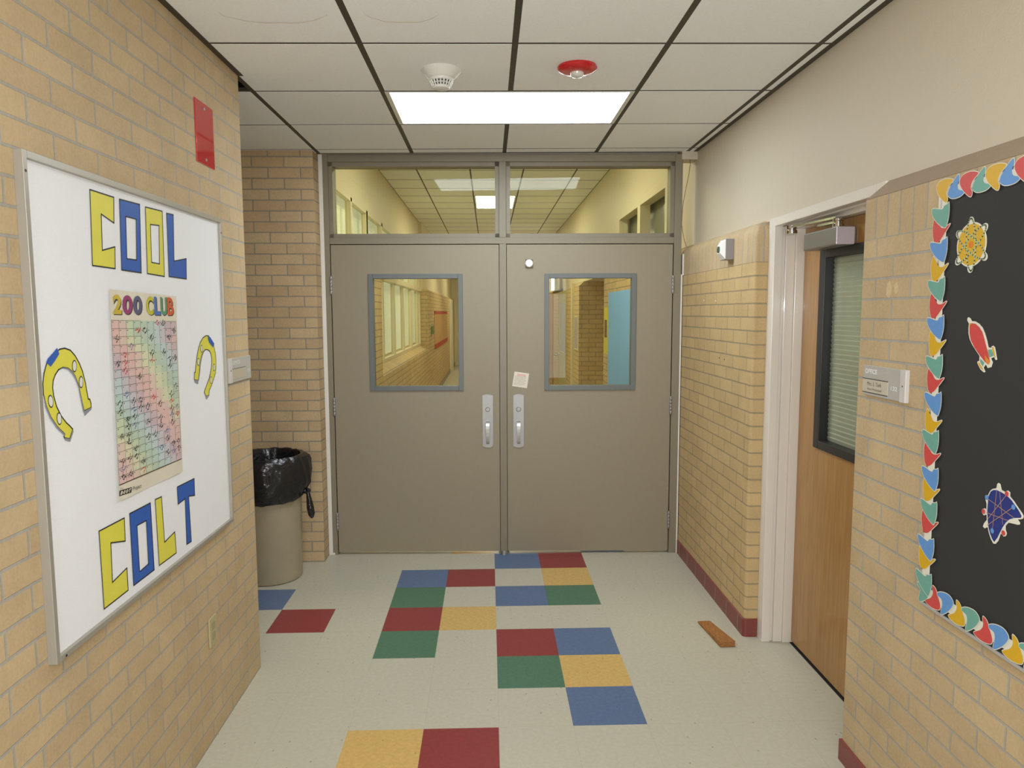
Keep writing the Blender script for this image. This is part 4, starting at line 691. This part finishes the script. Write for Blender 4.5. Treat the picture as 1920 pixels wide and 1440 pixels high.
bs = strip(MB().prism([(-9.40, 2.72), (-9.40, 2.83), (-13.4, 2.83), (-13.4, 2.72)], rf, .004, .010))
c5 = ['r', 'b', 'y', 't']; y = -9.556
piece(bs, 'uTeal', (-9.372, 2.745), 't', -.001)
for i in range(22):
    piece(bs, 'uRed' if i % 2 == 0 else 'uBlu', (y, 2.765 if i % 2 == 0 else 2.795), c5[i % 4], .0 if i % 2 == 0 else .003); y -= .1775
# cut-outs pinned on the board
def cutout(name, label, parts, org):
    t = empty(name, org); tag(t, label, 'paper cutout', 'paper cutouts on the black board')
    for nm, mb, ms in parts: mb.build(nm, ms, t, fix=False)
    return t
wm, mus, teal_, coral = wpap, bc['y'], bc['t'], bc['r']
c, px, mx_, top, bot = D['atE'][0], D['atE'][1], D['atE'][2], D['atE'][3], D['atE'][4]
ry, rz = .185, .185
ell = lambda k, n=40: [(c[0]+k*ry*math.cos(a), c[1]+k*rz*math.sin(a)) for a in [i*2*math.pi/n for i in range(n)]]
b0 = MB(); b0.prism(ell(1.06), rf, .002, .006, 0)
for p in D['atL']:
    v = Vector((p[0]-c[0], p[1]-c[1])); an = math.atan2(v.y, v.x); q0 = (c[0]+v.x*.90, c[1]+v.y*.90); el = []
    for i in range(18):
        a = i/18*2*math.pi; u, w_ = .055*math.cos(a), .038*math.sin(a); el.append((q0[0]+u*math.cos(an)-w_*math.sin(an), q0[1]+u*math.sin(an)+w_*math.cos(an)))
    b0.prism(el, rf, .002, .0062, 0)
b1 = MB(); b1.prism(ell(.98), rf, .0075, .0075, 0)
b2 = MB()
for k in range(3):
    p = D['atL'][k]; an = math.atan2(p[1]-c[1], p[0]-c[0]); el = []
    for i in range(36):
        a = i/36*2*math.pi; u, w_ = .232*math.cos(a), .062*math.sin(a); el.append((c[0]+u*math.cos(an)-w_*math.sin(an), c[1]+u*math.sin(an)+w_*math.cos(an)))
    b2.line(el, rf, .013, .0092+.0004*k, 0)
b2.prism(ell(.16, 16), rf, .011, .011, 1)
cutout('atom_cutout', 'round mustard atom paper cutout with six orbit loops, topmost on black board', [('backing', b0, wm), ('disc', b1, mus), ('orbit_lines', b2, [mat('pale_teal_print', (176, 196, 150), .5), mat('orange_print', (222, 124, 40), .5)])], (3.93, c[0], 5.88))
b0 = MB(); b0.prism(D['rkOut'], rf, .002, .006); b1 = MB(); b1.prism(D['rkBody'], rf, .0072, .0072)
b2 = MB(); b2.prism(D['rkTeal1'], rf, .0075, .0075, 0).prism(D['rkTeal2'], rf, .0075, .0075, 0).prism(D['rkY1'], rf, .008, .008, 1).prism(D['rkY2'], rf, .008, .008, 1)
b3 = MB(); b3.prism(D['rkN'], rf, .0085, .0085, 0); b4 = MB(); b4.prism(D['rkF'], rf, .0085, .0085, 0)
cutout('rocket_cutout', 'coral red rocket paper cutout tilted left with teal fins, middle of black board', [('backing', b0, wm), ('hull', b1, coral), ('fin', b2, [teal_, mus]), ('nose_cap', b3, mus), ('flame', b4, mat('orange_flame_print', (220, 140, 50), .5))], (3.93, -10.0, 4.98))
b0 = MB(); b0.prism(D['bmOut'], rf, .002, .006); b1 = MB(); b1.prism(D['bmIn'], rf, .0072, .0072)
b2 = MB(); L_ = D['bmLn']
for i in range(0, 12, 2): b2.line([L_[i], L_[i+1]], rf, .006, .0085+.0002*i, 0, closed=False)
for i, p in enumerate(D['bmDot']): b2.prism([(p[0]+.022*math.cos(a), p[1]+.022*math.sin(a)) for a in [k*math.pi/7 for k in range(14)]], rf, .0115, .0115, 1 if i < 3 else 2)
cutout('boomerang_cutout', 'navy blue boomerang paper cutout with crossing lines, lowest on black board', [('backing', b0, wm), ('panel', b1, mat('navy_print', (38, 52, 124), .5, noise=.1)), ('line_art', b2, [mat('gold_line_print', (168, 130, 110), .5), coral, bc['b']])], (3.93, -10.35, 3.55))

# ------------------------------------------------------------------ small things on walls and ceiling
t = empty('smoke_detector', (-1.0, -5.43, 8.968)); tag(t, 'white cone-shaped smoke detector on ceiling tile in front of light panel', 'smoke detector')
MB().lathe((-1.0, -5.43, 8.972), [(.285, 0), (.29, -.015), (.26, -.05), (.2, -.11), (.175, -.13)], 36).build('base', white_pl, t)
mb = MB().lathe((-1.0, -5.43, 8.972), [(.175, -.128), (.17, -.16), (.165, -.165)], 36).lathe((-1.0, -5.43, 8.972), [(.128, -.232), (.115, -.262), (.09, -.272)], 36)
for k in range(20):
    a = k*2*math.pi/20; c_, s_ = math.cos(a), math.sin(a)
    mb.tube([(-1+.163*c_, -5.43+.163*s_, 8.81), (-1+.125*c_, -5.43+.125*s_, 8.735)], .011, 5)
mb.lathe((-1.0, -5.43, 8.972), [(.152, -.195), (.149, -.203)], 30)
mb.build('sensor_cage', white_pl, t)
MB().lathe((-1.0, -5.43, 8.972), [(.14, -.16), (.105, -.24)], 24).build('sensor_core', mat('dark_grey_mesh', (92, 92, 90), .6), t)
t = empty('fire_strobe', (0.93, -5.57, 8.983)); tag(t, 'round red fire alarm strobe with clear lens on ceiling tile', 'fire alarm')
redp = mat('glossy_red_plastic', (196, 24, 32), .25, coat=.5)
MB().lathe((.93, -5.57, 8.986), [(.275, 0), (.285, -.03), (.27, -.055), (.2, -.08), (.1, -.09)], 40).build('base', redp, t)
MB().lathe((.93, -5.57, 8.986), [(.098, -.085), (.095, -.12), (.07, -.145), (.03, -.155)], 30).build('lens', mat('clear_lens', (224, 222, 216), .1, .2, coat=.6), t)
for a in (1.1, 4.2): MB().lathe((.93+.22*math.cos(a), -5.57+.22*math.sin(a), 8.916), [(.02, 0), (.016, -.006)], 10).build('screw', redp, t)

t = empty('wall_siren', (3.98, -3.3, 6.45)); tag(t, 'small white box sensor, shaded side painted grey, mounted high on right brick wall before double doors', 'alarm device')
mb = MB().cbox(3.83, 3.98, -3.42, -3.12, 6.44, 6.80, .006)
mb.build('housing', mat('shaded_housing', (150, 146, 148), .4), t)  # grey paints in the shade on the side of the white device
mb = MB(); mb.loft([[(3.83, -3.41, 6.45), (3.83, -3.13, 6.45), (3.83, -3.13, 6.79), (3.83, -3.41, 6.79)], [(3.755, -3.36, 6.55), (3.755, -3.18, 6.55), (3.755, -3.18, 6.69), (3.755, -3.36, 6.69)]], 0, True, False)
mb.build('front_wedge', mat('lit_housing', (238, 238, 234), .35), t)  # brighter white paints in the light falling on the front
MB().lathe((3.757, -3.27, 6.62), [(.06, 0), (.055, -.02), (.03, -.03)], 20, axis='x').build('lens', mat('greenish_lens', (74, 92, 78), .15, coat=.5), t)

wr = MB().tube([(4.08, -.10, 8.86), (4.09, -.1, 8.75), (4.06, -.1, 8.5), (4.01, -.1, 8.25), (3.95, -.13, 7.95), (3.925, -.14, 7.75), (3.915, -.14, 7.45), (3.94, -.13, 7.3), (3.99, -.1, 7.1), (4.04, -.1, 6.965)], .006, 6)
o = wr.build('loose_cable', mat('brown_cable', (120, 84, 50), .6)); tag(o, 'thin brown cable hanging in the gap beside right edge of door frame', 'cable')
struct(MB().box(3.9, 4.24, -.13, .3, 8.84, 9.2).build('trim_4', plaster, origin=(0, 0, 0)))

# wooden door wedge lying on the floor
t = MB(); A = [(3.44, -4.83), (3.70, -4.82), (3.57, -3.86), (3.345, -3.87)]
hh = [.105, .105, .035, .035]
bot = [(x, y, 0.002) for x, y in A]; tp = [(x, y, h_) for (x, y), h_ in zip(A, hh)]
t.loft([bot, tp], 0, True, False)
wd, nt, b = nmat('raw_wood'); N = nt.nodes; Lk = nt.links
g = N.new('ShaderNodeNewGeometry'); mp = N.new('ShaderNodeMapping'); mp.inputs['Scale'].default_value = (60, 8, 60); Lk.new(g.outputs['Position'], mp.inputs[0])
n = N.new('ShaderNodeTexNoise'); n.inputs['Scale'].default_value = 3.0; n.inputs['Detail'].default_value = 6; Lk.new(mp.outputs[0], n.inputs['Vector'])
cr_ = N.new('ShaderNodeValToRGB'); cr_.color_ramp.elements[0].position = 0.3; cr_.color_ramp.elements[0].color = lin((132, 78, 36)); cr_.color_ramp.elements[1].position = 0.75; cr_.color_ramp.elements[1].color = lin((184, 128, 66))
Lk.new(n.outputs['Fac'], cr_.inputs[0]); Lk.new(cr_.outputs[0], b.inputs['Base Color']); b.inputs['Roughness'].default_value = .6
o = t.build('door_wedge', wd); tag(o, 'brown wooden door wedge lying on the floor near the office doorway', 'door wedge')
bv = o.modifiers.new('bevel', 'BEVEL'); bv.width = .003; bv.segments = 2

# ------------------------------------------------------------------ trash can and its bag
cx_, cy_ = -4.955, -1.22
t = empty('trash_can', (cx_, cy_, 0)); tag(t, 'round beige trash can standing on the floor behind the left wall corner', 'trash can')
canm = mat('beige_can_plastic', (160, 148, 122), .5, noise=.10, nscale=9)
MB().lathe((cx_, cy_, 0), [(.60, 0.002), (.625, .02), (.632, .06), (.63, .1), (.665, 2.35), (.69, 2.36), (.70, 2.42), (.69, 2.46), (.645, 2.46), (.60, .06), (.02, .05)], 56).build('body', canm, t)
bagm, nt, b = nmat('black_bin_liner'); b.inputs['Base Color'].default_value = lin((26, 26, 28)); b.inputs['Roughness'].default_value = .26; b.inputs['Specular IOR Level'].default_value = .6
N = nt.nodes; Lk = nt.links; tc = N.new('ShaderNodeTexCoord'); n = N.new('ShaderNodeTexNoise'); n.inputs['Scale'].default_value = 9; n.inputs['Detail'].default_value = 3; n.inputs['Distortion'].default_value = 1.2
Lk.new(tc.outputs['Object'], n.inputs['Vector']); bp = N.new('ShaderNodeBump'); bp.inputs['Strength'].default_value = .8; bp.inputs['Distance'].default_value = .02; Lk.new(n.outputs['Fac'], bp.inputs['Height']); Lk.new(bp.outputs[0], b.inputs['Normal'])
from mathutils import noise as mn
prof = [(.700, 1.70), (.715, 1.69), (.735, 1.72), (.75, 1.80), (.765, 1.90), (.78, 2.02), (.79, 2.15), (.795, 2.28), (.785, 2.40), (.765, 2.50), (.735, 2.58), (.70, 2.62), (.655, 2.61), (.63, 2.52), (.625, 2.35), (.62, 2.2), (.60, 1.9)]
R = []; nn = 120
for k, (r, h_) in enumerate(prof):
    ring = []
    for i in range(nn):
        a = 2*math.pi*i/nn
        w1 = mn.noise(Vector((3.2*math.cos(a)+h_*1.5, 3.2*math.sin(a), h_*2.2))); w2 = mn.noise(Vector((math.cos(a)*7+h_*3.0, math.sin(a)*7, h_*1.2+5)))
        amp = 1.0 if 1 < k < 12 else .25
        rr_ = r+amp*(.035*w1+.035*abs(w2)-.005)
        # gathers run towards the knot at the right-hand side
        dk = math.atan2(math.sin(a-.05), math.cos(a-.05)); pull = math.exp(-(dk/.55)**2)
        if 1 < k < 12: rr_ += pull*(.07 if 4 < k < 11 else .02)+.012*math.sin(26*a+4*h_)*math.exp(-(dk/.9)**2)
        rr_ = max(rr_, .685 if h_ > 1.68 and k < 12 else .3)
        x, y = cx_+rr_*math.cos(a), cy_+rr_*math.sin(a)
        hz = h_+(.02*mn.noise(Vector((5*math.cos(a), 5*math.sin(a), 9))))+(.06*pull if k < 3 else 0)-(.03*math.cos(a-3.3) if k > 8 else 0)*0
        ring.append((x, min(y, -.415), hz))
    R.append(ring)
t = empty('garbage_bag', (cx_, cy_, 1.68)); tag(t, 'shiny black garbage bag folded over trash can rim, knotted at right', 'garbage bag')
MB().loft(R, 0, False).build('liner', bagm, t, fix=True)
kx, ky = -4.135, -1.25
mb = MB(); mb.tube([(-4.27, ky, 1.86), (-4.2, ky, 1.83), (-4.13, ky-.01, 1.80)], [.06, .05, .05], 12)
mb.tube([(kx-.05, ky, 1.83), (kx, ky-.02, 1.85), (kx+.05, ky, 1.84)], [.03, .055, .03], 12)
mb.tube([(kx, ky, 1.83), (kx+.005, ky, 1.74), (kx+.02, ky, 1.62), (kx+.035, ky, 1.48), (kx+.055, ky, 1.34), (kx+.06, ky, 1.27), (kx+.055, ky, 1.245)], [.03, .045, .06, .075, .07, .04, .01], 12)
mb.build('knot', bagm, t)

# ------------------------------------------------------------------ corridor beyond the doors
H2 = 10.85
fbL = brick('tan_brick_beyond', (206, 180, 134), (198, 170, 124), (150, 132, 104), offy=70, offx=70)
struct(MB().box(-12, -3.95, .42, 8.5, 0, 6.95).box(-4.9, -3.95, 8.5, 27, 0, 3.37).box(-12, -3.95, 27, 60, 0, 6.9)
       .prism([(-3.95, 3.37), (-4.9, 3.37), (-4.9, 3.9), (-4.43, 3.66)], lambda u, v, d: (u, d, v), 8.5, 27).build('wall_beyond_left', fbL, origin=(0, 0, 0)))
struct(MB().box(-4.9, -4.42, .42, 3.0, 6.95, 11).box(-4.9, -4.42, 3.0, 27, 8.93, 11).box(-4.9, -4.24, 27, 60, 6.9, 11).build('wall_beyond_left_upper', cream, origin=(0, 0, 0)))
blind_m = emis('daylit_window_blind', (.93, .97, .84), .3)
W = empty('window_3', (-4.43, 17.7, 3.66)); struct(W)
mb = MB()
ys = [8.5, 11.9, 15.3, 18.7, 22.1, 25.4, 27.0]
for y in ys: mb.cbox(-4.55, -4.38, y-.14, y+.14, 3.66, 8.93, .01)
for y in (3.0, 5.75, 8.5): mb.cbox(-4.55, -4.38, y-.12, y+.12, 6.95, 8.93, .01)
mb.cbox(-4.55, -4.36, 8.5, 27, 3.58, 3.76, .01).cbox(-4.6, -4.30, 3, 27, 6.78, 7.02, .01).cbox(-4.55, -4.38, 3, 27, 8.8, 8.93, .01)
mb.build('window_frame', cream, W)
MB().box(-4.72, -4.70, 3, 27, 3.4, 8.93).build('blind', blind_m, W)
MB().box(-4.50, -4.49, 3, 27, 3.7, 8.9).build('pane', glass, W)
mb = MB().box(3.98, 5.2, .03, 10.95, 0, 6.78).box(3.98, 7.5, 18.4, 24.0, 0, 6.78).box(3.98, 5.2, 28.5, 60, 0, 6.78).box(6.5, 7.5, 10.95, 18.4, 0, 6.78)
mb.prism([(3.98, 6.78), (5.2, 6.78), (5.2, 7.02), (4.24, 7.02)], lambda u, v, d: (u, d, v), .03, 10.95, 1)
mb.prism([(3.98, 6.78), (7.5, 6.78), (7.5, 7.02), (4.24, 7.02)], lambda u, v, d: (u, d, v), 18.4, 24, 1)
struct(mb.build('wall_beyond_right', [fbL, fbL], origin=(0, 0, 0)))
mb = MB().box(5.2, 7.5, 10.9, 24, 7.02, 7.2).box(4.24, 5.2, .02, 2.4, 7.0, 11).box(4.24, 5.2, 2.4, 9.3, 8.76, 11).box(4.24, 5.2, 9.3, 60, 7.0, 11).box(4.24, 5.2, 24, 28.5, 6.7, 7.0)
struct(mb.build('wall_beyond_right_upper', cream, origin=(0, 0, 0)))
W = empty('window_4', (4.24, 5.8, 7.0)); struct(W)
mb = MB()
for y in (2.4, 5.85, 9.3): mb.box(4.2, 4.5, y-.2, y+.2, 7.0, 8.70)
mb.box(4.2, 4.5, 2.2, 9.5, 8.70, 8.88)
mb.build('window_frame', cream, W)
MB().box(4.6, 4.62, 2.4, 9.3, 7, 8.8).build('pane', mat('dim_grey_pane', (120, 124, 108), .2), W)
struct(MB().box(-4.9, 5.2, 60, 60.4, 0, 11).build('wall_beyond_end', cream, origin=(0, 0, 0)))
struct(MB().box(-12, 5.2, .3, .42, 9.02, 11).build('wall_header', plaster, origin=(0, 0, 0)))
mb = MB(); gb = MB(); fx = [-4.43, -3, -1, 1, 3, 4.24]; fy = [.42]+[1.6+2*k for k in range(30)]
flight = [(-1, 3.6, 4), (-1, 17.6, 4), (-1, 33.6, 4), (-1, 47.6, 4)]
for i in range(5):
    for j in range(len(fy)-1):
        if i == 2 and any(ly-.05 <= fy[j] < ly+3.9 for _, ly, _ in flight): continue
        mb.box(fx[i]+.03, fx[i+1]-.03, fy[j]+.015, fy[j+1]-.015, H2, H2+.05)
for x in fx: gb.box(x-.04, x+.04, .42, 59.6, H2+.005, H2+.05)
for y in fy: gb.box(-4.43, 4.24, y-.03, y+.03, H2-.004, H2+.05)
co = mb.build('ceiling_beyond', tile_m, origin=(0, 0, 0)); struct(co); gb.build('ceiling_grid', gridm, parent=co)
struct(MB().box(-4.9, 5.2, .42, 60, 11, 11.1).build('ceiling_plenum_beyond', dark, origin=(0, 0, 0)))
fl_labels = ['warm ceiling panel just beyond the double doors', 'warm rectangular ceiling panel seen through transom glass', 'warm ceiling panel deep in the corridor beyond', 'farthest warm ceiling panel in the corridor beyond']
for k, (lx, ly, l_) in enumerate(flight): panel_light('corridor_light', lx, ly, 2.0, 4.0, H2, farlens, fl_labels[k], 'ceiling panels beyond the doors')

# things seen through the right-hand vision panel
o = MB().box(3.95, 3.975, 3.2, 9.75, 2.2, 6.22).build('blue_display_board', mat('light_blue_paper', (132, 188, 255), .7, noise=.05)); tag(o, 'large light blue paper-covered display board seen through right door window', 'display board')
o = MB().box(3.965, 3.98, 9.95, 10.75, 4.0, 5.7).build('sheet', mat('yellow_poster_paper', (222, 206, 70), .6), origin=(3.975, 10.35, 4.0)); o.name = 'yellow_poster'; tag(o, 'narrow yellow poster on brick beside the light blue display board', 'poster')
MB().box(3.958, 3.964, 10.1, 10.6, 4.6, 5.25).build('picture', mat('brown_print', (110, 84, 60), .6), o)
o = MB().box(3.96, 3.98, 18.75, 19.95, 3.75, 5.3).build('framed_picture', mat('pale_violet_print', (170, 160, 172), .4)); tag(o, 'pale violet framed picture on brick corner beyond the doors', 'picture')
MB().box(3.95, 3.98, 18.69, 20.01, 3.70, 3.75).box(3.95, 3.98, 18.69, 20.01, 5.3, 5.35).box(3.95, 3.98, 18.69, 18.75, 3.75, 5.3).box(3.95, 3.98, 19.95, 20.01, 3.75, 5.3).build('frame', cream, o)
bd = mat('pale_olive_door_paint', (186, 176, 126), .45)
struct(MB().cbox(3.86, 3.99, 20.45, 20.75, 0, 7, .01).build('trim_6', cream, origin=(0, 0, 0)))
D5 = empty('door_4', (4.0, 26.2, 0)); struct(D5)
MB().box(4.0, 4.15, 24.0, 28.5, 0, 3.2).box(4.0, 4.15, 24.0, 24.6, 3.2, 6.1).box(4.0, 4.15, 27.9, 28.5, 3.2, 6.1).box(4.0, 4.15, 24, 28.5, 6.1, 6.78).build('door_leaf', bd, D5)
MB().box(4.03, 4.06, 24.6, 27.9, 3.2, 6.1).build('pane', mat('grey_window_paper', (176, 172, 176), .3), D5)
MB().lathe((3.99, 28.1, 2.95), [(.1, 0), (.05, -.04), (.05, -.14), (.11, -.2), (.11, -.27), (.06, -.31)], 20, axis='x').build('door_knob', chrome, D5)
MB().lathe((3.97, 22.4, 3.05), [(.1, 0), (.05, -.04), (.05, -.14), (.11, -.2), (.11, -.27), (.06, -.31)], 20, axis='x')
D6 = empty('door_5', (3.97, 34, 0)); struct(D6)
MB().box(3.93, 3.98, 32, 36, 0, 6.9).build('door_leaf', wood, D6)
# glowing white panel seen high through the right vision panel
t = empty('bright_panel', (3.98, 29.9, 6.85)); tag(t, 'bright white wall panel seen at top left of right door window', 'lamp')
MB().cbox(3.78, 3.98, 29.2, 30.6, 6.9, 7.9, .02).build('panel_body', white_pl, t)
MB().box(3.70, 3.78, 29.3, 30.5, 6.95, 7.85).build('panel_face', emis('panel_glow', (1, .97, .9), 6), t)
# things seen through the left-hand vision panel
t = empty('corridor_board', (-3.95, 39, 3.1)); tag(t, 'tan bulletin board with red border on brick beyond left door window', 'bulletin board')
MB().box(-3.945, -3.925, 32, 47, 3.1, 5.65).build('panel', mat('tan_cork', (190, 150, 96), .8, noise=.1), t)
MB().box(-3.945, -3.91, 32, 47, 5.45, 5.65).box(-3.945, -3.91, 32, 47, 3.1, 3.42).build('red_border', mat('red_border_paper', (178, 60, 48), .6), t)
D7 = empty('door_6', (-3.93, 53, 0)); struct(D7)
MB().cbox(-3.98, -3.86, 51, 56, 0, 6.8, .01).build('door_leaf', mat('white_door_paint', (232, 226, 206), .4), D7)
o = MB().cbox(-3.95, -3.80, 29.3, 30.1, 4.2, 4.7, .02).build('sanitizer_dispenser', mat('green_plastic', (120, 150, 84), .4)); tag(o, 'small green dispenser on brick wall seen through left door window', 'dispenser')
struct(MB().cbox(-3.97, -3.90, .42, 60, 0, .32, .01).build('baseboard_beyond_left', mat('dark_cove_base', (96, 84, 74), .25), origin=(0, 0, 0)))

for k, (y, z, mt, r) in enumerate(((-2.75, 4.66, dark, .014), (-3.05, 4.65, dark, .016), (-1.7, 5.75, caulk, .02), (-2.45, 5.73, caulk, .022))):
    o = MB().lathe((3.98, y, z), [(r, 0), (r*.7, -.006)], 10, axis='x').build('trim_%d' % (7+k), mt, origin=(0, 0, 0)); struct(o)
